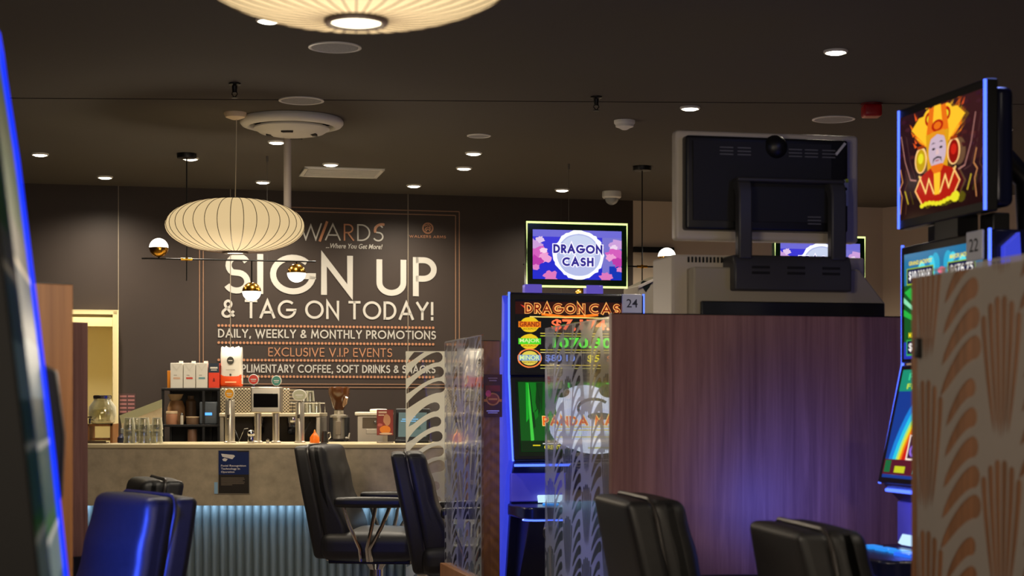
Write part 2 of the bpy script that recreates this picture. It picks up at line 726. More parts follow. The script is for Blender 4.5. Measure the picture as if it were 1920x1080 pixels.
WR = (0, 0, RZ)
WL = (0, YW, 0)
DU0, DZ = wall_uz(98, 592)[0], wall_uz(205, 592)[1]
DU1 = wall_uz(211, 592)[0]
U_TAN = wall_uz(1187, 400)[0]
U_END = wall_uz(1655, 400)[0]
b = MB()
b.box(((-4.6 + DU0) / 2, .1, CEIL / 2), (DU0 + 4.6, .2, CEIL))
b.box(((DU1 + U_TAN) / 2, .1, CEIL / 2), (U_TAN - DU1, .2, CEIL))
b.box(((DU0 + DU1) / 2, .1, (DZ + CEIL) / 2), (DU1 - DU0, .2, CEIL - DZ))
struct(b.build('wall_back', M_WALL, None, WL, WR))
b = MB()
b.box(((U_TAN + U_END) / 2, .1, CEIL / 2), (U_END - U_TAN, .2, CEIL))
struct(b.build('wall_back_right', M_TAN, None, WL, WR))
cx_, cy_ = wall_pt(U_END)
b = MB()
AR = math.atan2(-1.35, 1.3)
L_ = 2.6
b.box((L_ / 2, .1, CEIL / 2), (L_, .2, CEIL))
struct(b.build('wall_right', M_TAN, None, (cx_, cy_, 0), (0, 0, AR)))
b = MB()
b.box((4.4, 4.3, CEIL / 2), (.2, 12.6, CEIL))
struct(b.build('wall_side', M_WALL))
b = MB()
b.box((-4.4, 4.2, CEIL / 2), (.2, 12.4, CEIL))
struct(b.build('wall_left', M_WALL))
b = MB()
b.box((0, -2.0, CEIL / 2), (9, .2, CEIL))
struct(b.build('wall_front', M_WALL))
b = MB()
b.box((0, 5.5, -.1), (9.6, 15.4, .2))
struct(b.build('floor', M_CARPET))
b = MB()
b.box((0, 5.5, CEIL + .1), (9.6, 15.4, .2))
struct(b.build('ceiling', M_CEIL))

# panel joints: thin pale strips on the dark wall, thin dark ones on the ceiling
M_JOINT = mat('pale_joint_strip', (128, 116, 100), 0.5)
M_GROOVE = mat('dark_joint', (66, 58, 52), 0.9)
for i, (x, y0, y1) in enumerate(((222, 340, 583), (432, 340, 900), (765, 340, 900), (1052, 340, 900))):
    u, z1 = wall_uz(x, y0)
    z0 = wall_uz(x, y1)[1]
    bb = MB()
    bb.box((u, -.002, (min(z1, CEIL) + z0) / 2), (.005, .004, min(z1, CEIL) - z0))
    struct(bb.build('trim_%d' % (i + 1), M_JOINT if i < 3 else M_GROOVE, None, WL, WR))
u0, z = wall_uz(1187, 468)
u1 = wall_uz(1262, 470)[0]
bb = MB()
bb.box(((u0 + u1) / 2, -.012, z), (u1 - u0, .024, .035))
struct(bb.build('trim_5', M_DARKMETAL, None, WL, WR))
for i, (ya, yb) in enumerate(((7.62, 7.9),)):
    bb = MB()
    bb.box((0, ya, CEIL - .0015), (8, .006, .003), (0, 0, .035))
    struct(bb.build('trim_6', M_GROOVE))

# doorway with cream frame, lit room beyond
b = MB()
fw = wall_uz(221, 592)[0] - DU1
zt = wall_uz(215, 584)[1]
b.box((DU1 + fw / 2, .06, zt / 2), (fw, .30, zt))
b.box((DU0 - fw / 2, .06, zt / 2), (fw, .30, zt))
b.box(((DU0 + DU1) / 2, .06, (DZ + zt) / 2), (DU1 - DU0 + 2 * fw, .30, zt - DZ))
struct(b.build('door_1', M_CREAM, None, WL, WR, bevel=.004))
b = MB()
b.box(((DU0 + DU1) / 2 - .2, 1.1, CEIL / 2), (2.2, .08, CEIL))
b.box((DU1 + .30, .65, CEIL / 2), (.08, .9, CEIL))
b.box((DU0 - .9, .65, CEIL / 2), (.08, .9, CEIL))
b.box(((DU0 + DU1) / 2, .95, 2.02), (DU1 - DU0 + 1.2, .28, .30))
struct(b.build('wall_storeroom', M_CREAM, None, WL, WR))
px_, py_ = wall_pt((DU0 + DU1) / 2, -.62)
add_light('AREA', 'storeroom_light', (px_, py_, 2.45), 24.0, (1, .93, .72), size=.5, aim=(px_, py_, 0))

# ------------------------------------------------------------------ printed mural on the back wall
MU = thing('wall_mural', 'dark wall mural with cream SIGN UP lettering and copper double border', 'sign', (0, YW, 0), RZ)


def mural_line(s, x0, y0, x1, y1, zc, t, m, mats=None, name='lettering'):
    """x0,y0 upper left pixel of the line, x1,y1 lower right pixel"""
    ua, za = wall_uz(x0, y0)
    ub, zb = wall_uz(x1, y1)
    mb = MB()
    stroke_text(mb, s, ua, ub, zb, za, t, 0, mats)
    return mb.build(name, m, MU, (0, -.004, 0), fix=False, flatshade=True)


mural_line('SIGN UP', 420, 475, 818, 556, 0, .150, M_CREAMINK)
mural_line('& TAG ON TODAY!', 415, 561, 812, 600.5, 0, .135, M_CREAMINK)
mural_line('DAILY, WEEKLY & MONTHLY PROMOTIONS', 409, 616.5, 817, 636.5, 0, .15, M_CREAMINK)
mural_line('EXCLUSIVE V.I.P EVENTS', 503, 651.5, 735, 669.5, 0, .11, M_COPPER)
mural_line('COMPLIMENTARY COFFEE, SOFT DRINKS & SNACKS', 411, 683, 816, 700, 0, .15, M_CREAMINK)
mural_line('REWARDS', 512, 416.5, 719, 453, 0, .085, [M_CREAMINK, M_COPPER], lambda i: 1 if i in (4,) else 0)
# copper halves of the two-tone letters
ua, za = wall_uz(597, 417)
ub, zb = wall_uz(616, 451)
mb = MB()
ribbon(mb, [((ua + .01), zb), ((ua + ub) / 2 + .02, za)], .016, 0, lambda q: (q[0], q[1]))
mb.build('copper_accent', M_COPPER, MU, (0, -.0055, 0), fix=False, flatshade=True)
mb = MB()
ua2, za2 = wall_uz(700, 419)
ribbon(mb, [(q0, q1) for q0, q1 in arc(ua2 + .055, za2 - .045, .045, .04, 200, 70, 10)], .016, 0, lambda q: (q[0], q[1]))
mb.build('copper_accent', M_COPPER, MU, (0, -.0055, 0), fix=False, flatshade=True)
ua, za = wall_uz(611, 456)
ub, zb = wall_uz(717, 467.5)
mb = MB()
font_text(mb, '...Where You Get More!', ua, ub, zb, za, 0, .012, .25)
mb.build('lettering', M_CREAMINK, MU, (0, -.004, 0), fix=False, flatshade=True)
mural_line('WALKERS ARMS', 767, 440.5, 836, 447, 0, .15, M_COPPER)
uc, zc = wall_uz(802, 428)
mb = MB()
R_ = .034
ribbon(mb, arc(uc, zc, R_, R_, 0, 360, 30), .004, 0, lambda q: (q[0], q[1]))
ribbon(mb, arc(uc, zc, R_ * .84, R_ * .84, 0, 360, 30), .003, 0, lambda q: (q[0], q[1]))
for seg in (((-.5, .35), (.1, .6), (.5, .2)), ((-.5, -.2), (0, .25), (.5, -.15)), ((-.3, -.5), (0, -.1), (.35, -.45)), ((-.35, .1), (-.35, -.45)), ((.35, .3), (.35, -.3))):
    ribbon(mb, [(uc + a * R_ * 1.1, zc + c * R_ * 1.1) for a, c in seg], .004, 0, lambda q: (q[0], q[1]))
mb.build('emblem', M_COPPER, MU, (0, -.004, 0), fix=False, flatshade=True)
for (xa, ya, xb, yb) in ((410, 611, 812, 614), (410, 642, 812, 646), (410, 674, 812, 678), (410, 705, 812, 708)):
    ua, za = wall_uz(xa, ya)
    ub, zb = wall_uz(xb, yb)
    za = zb = (za + zb) / 2
    mb = MB()
    n = 62
    for k in range(n):
        uu = ua + (ub - ua) * k / (n - 1)
        r = .0085
        mb.flat([(uu + r * math.cos(t * PI / 4), za + r * math.sin(t * PI / 4)) for t in range(8)], 0)
    mb.build('dotted_rule', M_COPPER, MU, (0, -.004, 0), fix=False, flatshade=True)
for (xl, xr, yt, yb) in ((374, 861, 397, 727), (381, 854, 404, 721)):
    ua = wall_uz(xl, 560)[0]
    ub = wall_uz(xr, 560)[0]
    zt_ = wall_uz(xr, yt)[1]
    zb_ = wall_uz(xr, yb)[1]
    mb = MB()
    t = .006
    mb.box((ua, 0, (zt_ + zb_) / 2), (t, .002, zt_ - zb_))
    mb.box((ub, 0, (zt_ + zb_) / 2), (t, .002, zt_ - zb_))
    mb.box(((ua + ub) / 2, 0, zt_), (ub - ua, .002, t))
    mb.box(((ua + ub) / 2, 0, zb_), (ub - ua, .002, t))
    mb.build('border_line', mat('copper_line', (138, 104, 80), .5), MU, (0, -.003, 0))

# ------------------------------------------------------------------ ceiling fittings
M_LED = em((255, 246, 224), 14.0)
WHERE = {
    504: 'beside the big lamp shade at the top', 1567: 'over the painted screen', 1294: 'above the silver monitor back',
    519: 'just under the round white air unit', 888: 'below the small round grille', 75: 'alone by the dim corner of the wall',
    357: 'touching the dark canopy of the globe chandelier', 620: 'above the slatted white vent', 870: 'between the smoke detector and the mural',
    197: 'washing the bare dark wall above the doorway', 493: 'beside the thin chandelier cable', 776: 'washing the top of the mural',
    1054: 'between the small screen and the dome camera', 1882: 'behind the painted screen edge'}
dl = None
DLX = [(504, 36), (1567, 95), (1294, 201), (519, 265), (888, 286), (75, 288), (357, 296), (620, 307), (870, 314), (197, 331), (493, 340), (776, 347), (1054, 355), (1882, 242)]
for (x, y) in DLX:
    d = dceil(y)
    p = P(x, y, d)
    if dl is None:
        dl = thing('downlight', '', 'light')
        mb = MB()
        mb.lathe([(.046, 0), (.046, -.006), (.040, -.010), (.033, -.004), (.033, 0)], n=28)
        r_ = mb.build('trim_ring', M_WHITE, dl)
        mb = MB()
        mb.lathe([(.034, -.001), (.034, -.008), (.026, -.0135), (.0, -.0155)], n=28)
        g_ = mb.build('lamp_lens', M_LED, dl)
        KIDS[dl] = [r_, g_]
        t = dl
    else:
        t = copy_tree(dl)
    t.location = (p.x, p.y, CEIL)
    tag(t, 'added unseen recessed ceiling light ' + WHERE[x], 'light', 'recessed ceiling lights')
    e = DOWN_W * (1.9 if x in (197, 776, 493) else 1.0)
    add_light('SPOT', 'downlight_beam', (p.x, p.y, CEIL - .03), e, WARM, spot_size=math.radians(150), spot_blend=1.0, shadow_soft_size=.03)

for (x, y, lab) in ((-1.7, 5.6, 'above the mauve divider'), (-1.5, 3.0, 'above the dark machine edge'), (1.9, 3.2, 'above the big patterned divider'), (.3, 2.0, 'in front of the blurred lamp'), (1.45, 10.35, 'washing the tan wall behind the silver monitor'), (3.0, 7.0, 'by the far side of the room')):  # lights added out of view to brighten the room
    t = copy_tree(dl)
    t.location = (x, y, CEIL)
    tag(t, 'added unseen recessed ceiling light ' + lab, 'light', 'recessed ceiling lights')
    add_light('SPOT', 'downlight_beam', (x, y, CEIL - .03), DOWN_W * (6.5 if y > 10 else 1.0), WARM, spot_size=math.radians(150), spot_blend=1.0, shadow_soft_size=.03)

sp = None
for (x, y, lab) in ((628, 88, 'round flush ceiling speaker grille below the big lamp shade'), (565, 188, 'round flush ceiling speaker grille above the air unit'),
                    (898, 254, 'small round ceiling grille just above a recessed light'), (1563, 223, 'bluish round ceiling speaker grille beside the red alarm')):
    d = dceil(y)
    p = P(x, y, d)
    if sp is None:
        sp = thing('ceiling_speaker', '', 'speaker')
        mb = MB()
        mb.lathe([(.100, 0), (.100, -.004), (.092, -.006), (.088, -.003)], n=40, close=False)
        r_ = mb.build('rim', M_WHITE, sp)
        mb = MB()
        mb.lathe([(.090, -.0005), (.086, -.0035), (0, -.0045)], n=40)
        g_ = mb.build('grille', mat('speaker_mesh', (150, 150, 152), .7, noise=((400, 400, 400), .3)), sp)
        KIDS[sp] = [r_, g_]
        t = sp
    else:
        t = copy_tree(sp)
    t.location = (p.x, p.y, CEIL)
    if x == 898:
        t.scale = (.6, .6, 1)
    tag(t, lab, 'speaker', 'ceiling speakers')

# round air unit with drop pole
p = P(547, 222, 8.10)
au = thing('round_air_diffuser', 'round white ceiling air unit above the saucer lamp', 'air unit', (p.x, p.y, CEIL))
mb = MB()
mb.lathe([(.235, 0), (.242, -.010), (.242, -.022), (.232, -.034), (.205, -.042), (.198, -.036), (.196, -.012)], n=56, close=False)
mb.build('outer_ring', M_WHITE, au, angle=50)
mb = MB()
mb.lathe([(.197, -.014), (.0, -.014)], n=56)
mb.build('dark_recess', mat('dark_slot', (44, 40, 36), .7), au)
mb = MB()
mb.lathe([(.140, -.014), (.150, -.034), (.176, -.040), (.178, -.048), (.150, -.066), (.09, -.078), (0, -.082)], n=56)
mb.build('center_cap', M_WHITE, au, angle=60)
for k in range(4):
    mb = MB()
    a0 = PI / 2 * k - PI / 2 - .06
    mb.prism([(.120 * math.cos(a0 + s * .08), .120 * math.sin(a0 + s * .08)) for s in range(-3, 4)] + [(.096 * math.cos(a0 + s * .08), .096 * math.sin(a0 + s * .08)) for s in range(3, -4, -1)], 'z', -.079, -.060)
    mb.build('air_slot', mat('dark_slot', (44, 40, 36), .7), au)

p = P(539, 0, 8.5)
t = thing('drop_pole', 'pale vertical pole dropping from the ceiling behind the saucer lamp', 'pole', (p.x, p.y, CEIL))
mb = MB()
mb.cyl((0, 0, 0), (0, 0, -.52), .019, 20)
mb.build('pole', mat('pale_pole', (196, 186, 176), .5), t)
mb = MB()
mb.lathe([(.036, 0), (.036, -.012), (.019, -.020)], n=24)
mb.build('ceiling_flange', mat('pale_pole', (196, 186, 176), .5), t)
mb = MB()
mb.lathe([(.019, -.52), (.024, -.522), (.024, -.545), (.0, -.55)])
mb.build('end_cap', mat('pale_pole', (196, 186, 176), .5), t)

# slatted rectangular vent
p = P(640, 322, dceil(322))
ve = thing('ceiling_vent', 'white rectangular slatted ceiling vent near the mural', 'vent', (p.x, p.y, CEIL), RZ * .9)
mb = MB()
W_, D_ = .455, .36
for s in (-1, 1):
    mb.box((s * (W_ / 2 - .012), 0, -.006), (.024, D_, .012))
    mb.box((0, s * (D_ / 2 - .012), -.006), (W_, .024, .012))
mb.build('frame', M_WHITE, ve, bevel=.002)
mb = MB()
mb.box((0, 0, -.0015), (W_ - .04, D_ - .04, .003))
mb.build('backing', mat('vent_backing', (92, 88, 78), .8), ve)
mb = MB()
for k in range(9):
    mb.box((0, -D_ / 2 + .045 + k * .034, -.009), (W_ - .05, .020, .003), (.5, 0, 0))
mb.build('slats', M_WHITE, ve)

# sprinklers
spr = None
for (x, y, lab) in ((440, 156, 'dark sprinkler head hanging above the pendant canopy'), (1118, 181, 'dark sprinkler head hanging above the smoke detector')):
    p = P(x, y, dceil(y))
    if spr is None:
        spr = thing('sprinkler', '', 'sprinkler')
        mb = MB()
        mb.lathe([(.026, 0), (.026, -.006), (.012, -.012), (.010, -.034), (.007, -.040)], n=20)
        a_ = mb.build('escutcheon', M_DARKMETAL, spr)
        mb = MB()
        for s in (-1, 1):
            mb.tube([(s * .008, 0, -.036), (s * .012, 0, -.046), (0, 0, -.060)], .0022, 6)
        mb.lathe([(.004, -.056), (.014, -.060), (.014, -.062), (0, -.063)], n=14)
        b_ = mb.build('deflector', M_DARKMETAL, spr)
        KIDS[spr] = [a_, b_]
        t = spr
    else:
        t = copy_tree(spr)
    t.location = (p.x, p.y, CEIL)
    tag(t, lab, 'sprinkler', 'sprinklers')

p = P(1171, 226, dceil(226))
t = thing('smoke_detector', 'round white smoke detector on the dark ceiling', 'detector', (p.x, p.y, CEIL))
mb = MB()
mb.lathe([(.050, 0), (.050, -.012), (.046, -.018)], n=32)
mb.build('base', M_WHITE, t)
mb = MB()
mb.lathe([(.044, -.016), (.042, -.030), (.026, -.036), (.012, -.044), (0, -.045)], n=32)
mb.build('sensor_cap', M_WHITE, t)

p = P(1147, 359, dceil(359))
t = thing('dome_camera', 'white dome security camera by the edge of the dark wall', 'camera', (p.x, p.y, CEIL))
mb = MB()
mb.lathe([(.058, 0), (.060, -.010), (.060, -.036), (.052, -.044)], n=32)
mb.build('housing', M_WHITE, t)
mb = MB()
mb.ball((0, 0, -.042), .044, 24, -90, 0)
mb.build('dome', mat('smoked_dome', (150, 152, 150), .08, coat=.5), t)
p = P(1634, 194, dceil(194))
t = thing('fire_alarm', 'red fire alarm strobe on the ceiling', 'alarm', (p.x, p.y, CEIL))
mb = MB()
mb.pillow((0, 0, -.034), (.082, .082, .056), .012, n=3)
mb.build('body', mat('red_plastic', (176, 18, 26), .35), t)
mb = MB()
mb.lathe([(.048, 0), (.048, -.008)], n=28)
mb.build('base', mat('dark_red_plastic', (110, 14, 20), .5), t)

# ------------------------------------------------------------------ bubble pendant lamps
M_SHADE = mat('warm_lamp_shade', (120, 110, 92), .8, 0, (255, 222, 164), .72, spec=.1)
M_WIRE = mat('shade_wire', (70, 52, 34), .5)
M_CORD = mat('pale_cord', (210, 200, 180), .6)
SH_R, SH_H, SH_N = .3175, .119, .055


def shade_r(z):
    u = min(1, abs(z) / SH_H)
    return SH_N + (SH_R - SH_N) * math.sqrt(max(0, 1 - u ** 2.0)) ** .96


def make_saucer():
    t = thing('saucer_pendant', '', 'lamp')
    prof = []
    for i in range(25):
        a = -PI / 2 + PI * i / 24
        z = SH_H * math.sin(a)
        prof.append((shade_r(z), z))
    mb = MB()
    n, ribs = 34 * 4, 34
    vs, fs = [], []
    for (r, z) in prof:
        for k in range(n):
            a = 2 * PI * k / n
            ph = (k % 4) / 4
            rr = r * (1 - .012 * math.sin(PI * ph))
            vs.append((rr * math.cos(a), rr * math.sin(a), z))
    for i in range(len(prof) - 1):
        for k in range(n):
            fs.append((i * n + k, i * n + (k + 1) % n, (i + 1) * n + (k + 1) % n, (i + 1) * n + k))
    mb.add(vs, fs)
    kids = [mb.build('lamp_shade', M_SHADE, t, angle=80)]
    rib = None
    for k in range(ribs):
        a = 2 * PI * k / ribs
        if rib is None:
            mb = MB()
            mb.tube([(r + .0006, 0, z) for r, z in prof], .0016, 6)
            rib = mb.build('rib', M_WIRE, t)
            o = rib
        else:
            o = rib.copy()
            COL.objects.link(o)
        o.rotation_euler = (0, 0, a)
        kids.append(o)
    mb = MB()
    mb.lathe([(SH_N + .002, -SH_H - .010), (SH_N + .005, -SH_H - .006), (SH_N + .005, -SH_H + .004), (SH_N - .006, -SH_H + .004), (SH_N - .006, -SH_H - .010), (SH_N + .002, -SH_H - .010)], n=36, close=False)
    for s in range(3):
        a = s * 2 * PI / 3
        mb.tube([(0, 0, -SH_H), ((SH_N - .004) * math.cos(a), (SH_N - .004) * math.sin(a), -SH_H - .003)], .0015, 5)
    kids.append(mb.build('bottom_ring', mat('bronze_ring', (46, 34, 28), .5, .2), t))
    mb = MB()
    mb.lathe([(SH_N - .007, -SH_H - .001), (SH_N - .009, -SH_H - .005), (0, -SH_H - .007)], n=28)
    kids.append(mb.build('light_bulb', em((255, 240, 205), 6.0), t))
    mb = MB()
    mb.lathe([(.020, SH_H + .012), (SH_N + .002, SH_H + .004), (SH_N + .004, SH_H - .004)], n=30, close=False)
    kids.append(mb.build('top_ring', M_WIRE, t))
    KIDS[t] = kids
    return t


sau = make_saucer()
p2 = P(441, 423.5, 7.92)
sau.location = p2
tag(sau, 'ribbed cream saucer pendant lamp hanging in front of the mural', 'lamp', 'saucer pendant lamps')
more = []  # pendants added out of view as frontal fill
for (x, y, lab) in ((-1.5, -.7, 'added cream saucer pendant lamp, unseen behind the camera by the doorway side'), (1.2, -.9, 'added cream saucer pendant lamp, unseen behind the camera by the painted machine side')):
    q = copy_tree(sau)
    q.location = (x, y, p2.z)
    tag(q, lab, 'lamp', 'saucer pendant lamps')
    more.append(q)
p1 = P(668, 0, 3.2)
p1.z = EYE + (HYP - 41) / FPX * 3.2 + SH_H + .004
s1 = copy_tree(sau)
s1.location = p1
tag(s1, 'blurred cream saucer pendant lamp cut off by the top edge', 'lamp', 'saucer pendant lamps')
for q in [sau, s1] + more:
    h = CEIL - q.location.z
    mb = MB()
    mb.tube([(0, 0, SH_H), (.004, 0, h * .6), (.006 if q is sau else 0, 0, h - .02)], .0022, 8)
    mb.build('cord', M_CORD, q)
    mb = MB()
    mb.lathe([(.052, h), (.052, h - .006), (.044, h - .022), (.018, h - .032), (0, h - .033)], n=30)
    mb.build('ceiling_canopy', mat('cream_canopy', (222, 200, 168), .5), q)
    add_light('POINT', 'pendant_fill_glow', (q.location.x, q.location.y, q.location.z - SH_H - .34), {sau: 15.0, s1: 21.0}.get(q, 62.0), (1, .84, .64), shadow_soft_size=.14)  # lamp glow strengthened as fill, strongest at the added pendants

# ------------------------------------------------------------------ globe chandeliers
M_GLOBE = em((255, 246, 230), 5.0)


def chandelier(loc, rz, label):
    t = thing('globe_chandelier', label, 'chandelier', loc, rz, 'globe chandeliers')
    zb = 2.131 - CEIL
    mb = MB()
    mb.lathe([(.052, 0), (.052, -.022), (.050, -.025), (.006, -.026)], n=28)
    mb.build('ceiling_canopy', M_DARKMETAL, t)
    mb = MB()
    mb.cyl((0, 0, -.02), (0, 0, zb - .115), .0035, 10)
    mb.build('rod', M_DARKMETAL, t)
    mb = MB()
    mb.cyl((-.235, 0, zb), (.69, 0, zb), .0045, 10)
    mb.build('crossbar', M_DARKMETAL, t)
    mb = MB()
    mb.cyl((-.030, 0, zb), (.030, 0, zb), .0075, 14)
    mb.cyl((0, 0, zb - .010), (0, 0, zb + .010), .0075, 14)
    mb.build('brass_joint', M_BRASS, t)
    mb = MB()
    mb.cyl((.428, 0, 0), (.428, 0, zb), .0013, 6)
    mb.cyl((.428, 0, 0), (.428, 0, -.03), .006, 10)
    mb.build('cable', mat('grey_cable', (90, 84, 76), .5), t)
    for (l, z, upw) in ((-.146, 2.190 - CEIL, 1), (.345, 1.963 - CEIL, -1), (.586, 2.067 - CEIL, -1)):
        mb = MB()
        mb.ball((0, 0, 0), .0500, 26, 0, 90, sz=1)
        if upw < 0:
            mb = MB()
            mb.ball((0, 0, 0), .0500, 26, -90, 0)
        g = mb.build('globe', M_GLOBE, t, (l, 0, z), angle=60)
        mb = MB()
        mb.ball((0, 0, 0), .0508, 26, -90 if upw > 0 else 0, 0 if upw > 0 else 90)
        mb.build('brass_cup', M_BRASS, t, (l, 0, z), angle=60)
        mb = MB()
        z0, z1 = (zb, z - .049) if upw > 0 else (z + .049, zb)
        if abs(z1 - z0) > .001:
            mb.cyl((l, 0, min(z0, z1)), (l, 0, max(z0, z1)), .004, 8)
            mb.build('stem', M_DARKMETAL, t)
    return t


q = P(350, 288, 9.21)
chandelier((q.x, q.y, CEIL), RZ, 'black rod chandelier of three brass globes in front of the mural')
q = P(1204, 312, 9.7)
chandelier((q.x, q.y, CEIL), RZ + PI, 'black rod chandelier with one globe showing by the tan wall')
# ------------------------------------------------------------------ bar counter
DC = 8.9
ZC = EYE - (833.5 - HYP) * DC / FPX          # counter top
ZS = EYE - (948 - HYP) * DC / FPX            # underside of the stone front
XL, XR = -2.55, -.24
bar = thing('bar_counter', 'long taupe stone bar counter with blue lit fluted base', 'counter', ((XL + XR) / 2, DC, 0))
WB = XR - XL
mb = MB()
mb.box((0, .02, (ZC - .012 + ZS) / 2), (WB, .04, ZC - .012 - ZS))
mb.build('stone_front', M_STONE, bar)
mb = MB()
mb.box((0, .25, ZC - .008), (WB + .01, .52, .024))
mb.build('counter_top', M_STONETOP, bar, bevel=.006)
mb = MB()
n = int(WB / .044)
poly = []
for k in range(n):
    x0 = -WB / 2 + k * .044
    for j in range(7):
        a = PI * j / 7
        poly.append((x0 + .044 * j / 7, .145 - .030 * math.sin(a)))
poly += [(WB / 2, .145), (WB / 2, .20), (-WB / 2, .20)]
mb.prism(poly, 'z', 0, ZS - .002)
mb.build('fluted_base', M_FLUTE, bar, angle=50)
mb = MB()
mb.box((0, .085, ZS + .004), (WB - .02, .020, .008))
mb.build('led_strip', em((184, 222, 255), 14.0), bar)
mb = MB()
mb.box((WB / 2 - .02, .34, ZC / 2 - .02), (.04, .32, ZC - .04))
mb.box((-WB / 2 + .02, .34, ZC / 2 - .02), (.04, .32, ZC - .04))
mb.box((0, .12, ZS + .03), (WB - .02, .16, .03))
mb.build('carcass', M_WOOD, bar)

# security notice on the counter front
nz = thing('notice_poster', 'blue and black facial recognition notice on the counter front', 'poster', P(438.5, 885, DC - .004))
PW, PH = 57 * DC / FPX, 80 * DC / FPX
mb = MB()
mb.box((0, 0, 0), (PW + .008, .003, PH + .006))
mb.build('holder', mat('clear_holder', (150, 142, 124), .3), nz)
A = Art(PW, PH, -.0022)
A.rect(0, 0, 1, 1, mat('notice_black', (40, 34, 26), .4))
A.rect(0, .44, 1, .97, mat('notice_blue', (10, 36, 92), .4))
A.rect(0, .93, .62, 1, mat('notice_blue', (10, 36, 92), .4))
wm = mat('notice_white', (232, 226, 220), .5)
A.poly([(.08, .93), (.12, .86), (.45, .80), (.54, .87), (.50, .90)], wm)
A.poly([(.12, .80), (.20, .83), (.30, .80), (.24, .75), (.15, .76)], wm)
A.font('Facial Recognition', .08, .90, .615, .67, wm, .015)
A.font('Technology In', .08, .70, .54, .60, wm, .015)
A.font('Operation', .08, .52, .47, .525, wm, .015)
gm = mat('notice_grey', (120, 108, 92), .5)
for k, (a, c) in enumerate(((.08, .84), (.08, .86), (.08, .8), (.08, .86), (.08, .84), (.08, .45))):
    A.rect(a, .355 - k * .033, c, .370 - k * .033, gm)
A.build('print', nz)
# pale blue glow reflection beside it, painted as a small flat piece
t = thing('glow_reflection', 'small pale blue glow reflection painted beside the security notice', 'card', P(405, 915, DC - .003))
mb = MB()
mb.box((0, 0, 0), (.018, .002, .06))
mb.build('card', mat('pale_blue_reflection', (150, 190, 220), .5), t)

# ------------------------------------------------------------------ back bench behind the counter
ZB = .90
bb_ = thing('back_bench', 'dark work bench behind the bar counter below the mural', 'counter', (-1.35, 10.12, 0), 0.0)
mb = MB()
mb.box((0, 0, ZB - .015), (2.3, .56, .03))
mb.build('bench_top', mat('dark_bench_top', (60, 54, 48), .4), bb_, bevel=.004)
for k in range(4):
    mb = MB()
    mb.box((-.8625 + k * .575, .02, (ZB - .03) / 2), (.570, .50, ZB - .032))
    mb.build('cabinet_door', M_BLACK, bb_, bevel=.003)


def bx(x0, y0, x1, y1, d, dep, mbx=None):
    """box spanning the pixel rectangle at distance d, dep deep"""
    a, c = P(x0, y1, d), P(x1, y0, d)
    mbx = mbx or MB()
    mbx.box(((a.x + c.x) / 2, d + dep / 2, (a.z + c.z) / 2), (c.x - a.x, dep, c.z - a.z))
    return mbx


def rel(mbx, loc):
    mbx.v = [(a - loc[0], c - loc[1], e - loc[2]) for a, c, e in mbx.v]
    return mbx


# black shelf rack
DS = 10.12
s0, s1_ = P(303, 727.5, DS), P(413, 796, DS)
sx0, sx1, zt1, zm1 = s0.x, s1_.x, s0.z, s1_.z
rk = thing('shelf_rack', 'black two tier shelf rack holding cartons and jars', 'shelf', ((sx0 + sx1) / 2, DS + .12, ZB))
W_ = sx1 - sx0
for z in (zt1, zm1, ZB + .035):
    mb = MB()
    mb.box((0, 0, z - ZB - .007), (W_, .26, .014))
    mb.build('shelf_board', M_BLACK, rk, bevel=.002)
for sx in (-W_ / 2 + .008, .075, W_ / 2 - .008):
    for sy in (-.12, .12):
        mb = MB()
        mb.box((sx, sy, (zt1 - ZB - .014) / 2), (.014, .014, zt1 - ZB - .014))
        mb.build('upright', M_BLACK, rk)

mb = MB()
mb.box((0, .136, (zt1 - ZB) / 2), (W_, .006, zt1 - ZB - .002))
mb.build('back_panel', mat('rack_back', (24, 23, 22), .6), rk)
M_CARTON = mat('carton_white', (212, 206, 192), .5)


def carton(x0, x1, y0, ink, label, d=DS + .02, body=M_CARTON, cap=True):
    a, c = P(x0, 727.5, d), P(x1, y0, d)
    wd, h = c.x - a.x, c.z - zt1
    t = thing('milk_carton' if cap else 'paper_box', label, 'carton', ((a.x + c.x) / 2, d + .035, zt1))
    mb = MB()
    mb.box((0, 0, h / 2), (wd - .003, .068, h))
    mb.build('box', body, t, bevel=.002)
    if cap:
        mb = MB()
        mb.cyl((wd * .28, -.005, h), (wd * .28, -.005, h + .012), .0125, 16)
        mb.build('cap', M_WHITE, t)
        A = Art(wd, h, -.0352)
        A.rect(.28, .50, .52, .525, mat('carton_grey_ink', (150, 140, 130), .5))
        A.rect(.25, .36, .78, .43, ink)
        A.poly([(.12, .95), (.5, .68), (.88, .95), (.80, .95), (.5, .74), (.20, .95)], mat('carton_fold', (204, 198, 184), .5))
        o = A.build('print', t)
        o.location.z = h / 2
    return t, wd, h


carton(319, 343, 680.5, mat('beige_ink', (206, 168, 140), .5), 'white milk carton with beige print, beside the orange carton edge')
carton(343.2, 366.5, 680.5, mat('red_ink', (196, 66, 52), .5), 'white milk carton with red print between two other cartons')
carton(366.8, 389.5, 680.5, mat('teal_ink', (96, 140, 142), .5), 'white milk carton with teal print beside the red box')
t, wd, h = carton(313, 330, 695, None, 'orange carton edge showing behind the row of milk cartons', d=DS + .11, body=mat('orange_card', (216, 130, 20), .5), cap=False)
t, wd, h = carton(390.5, 411.5, 681, None, 'red box with dark blue top beside the white coffee bag', body=mat('red_card', (220, 62, 34), .5), cap=False)
A = Art(wd - .003, h, -.0345)
A.rect(0, .62, 1, 1, mat('navy_card', (38, 48, 62), .5))
A.rect(.15, .78, .85, .85, M_CARTON)
A.rect(.22, .71, .78, .74, M_CARTON)
A.poly([(.38, .26), (.62, .26), (.56, .38), (.5, .42), (.44, .38)], mat('dark_red_ink', (130, 26, 16), .5))
A.build('print', t).location.z = h / 2

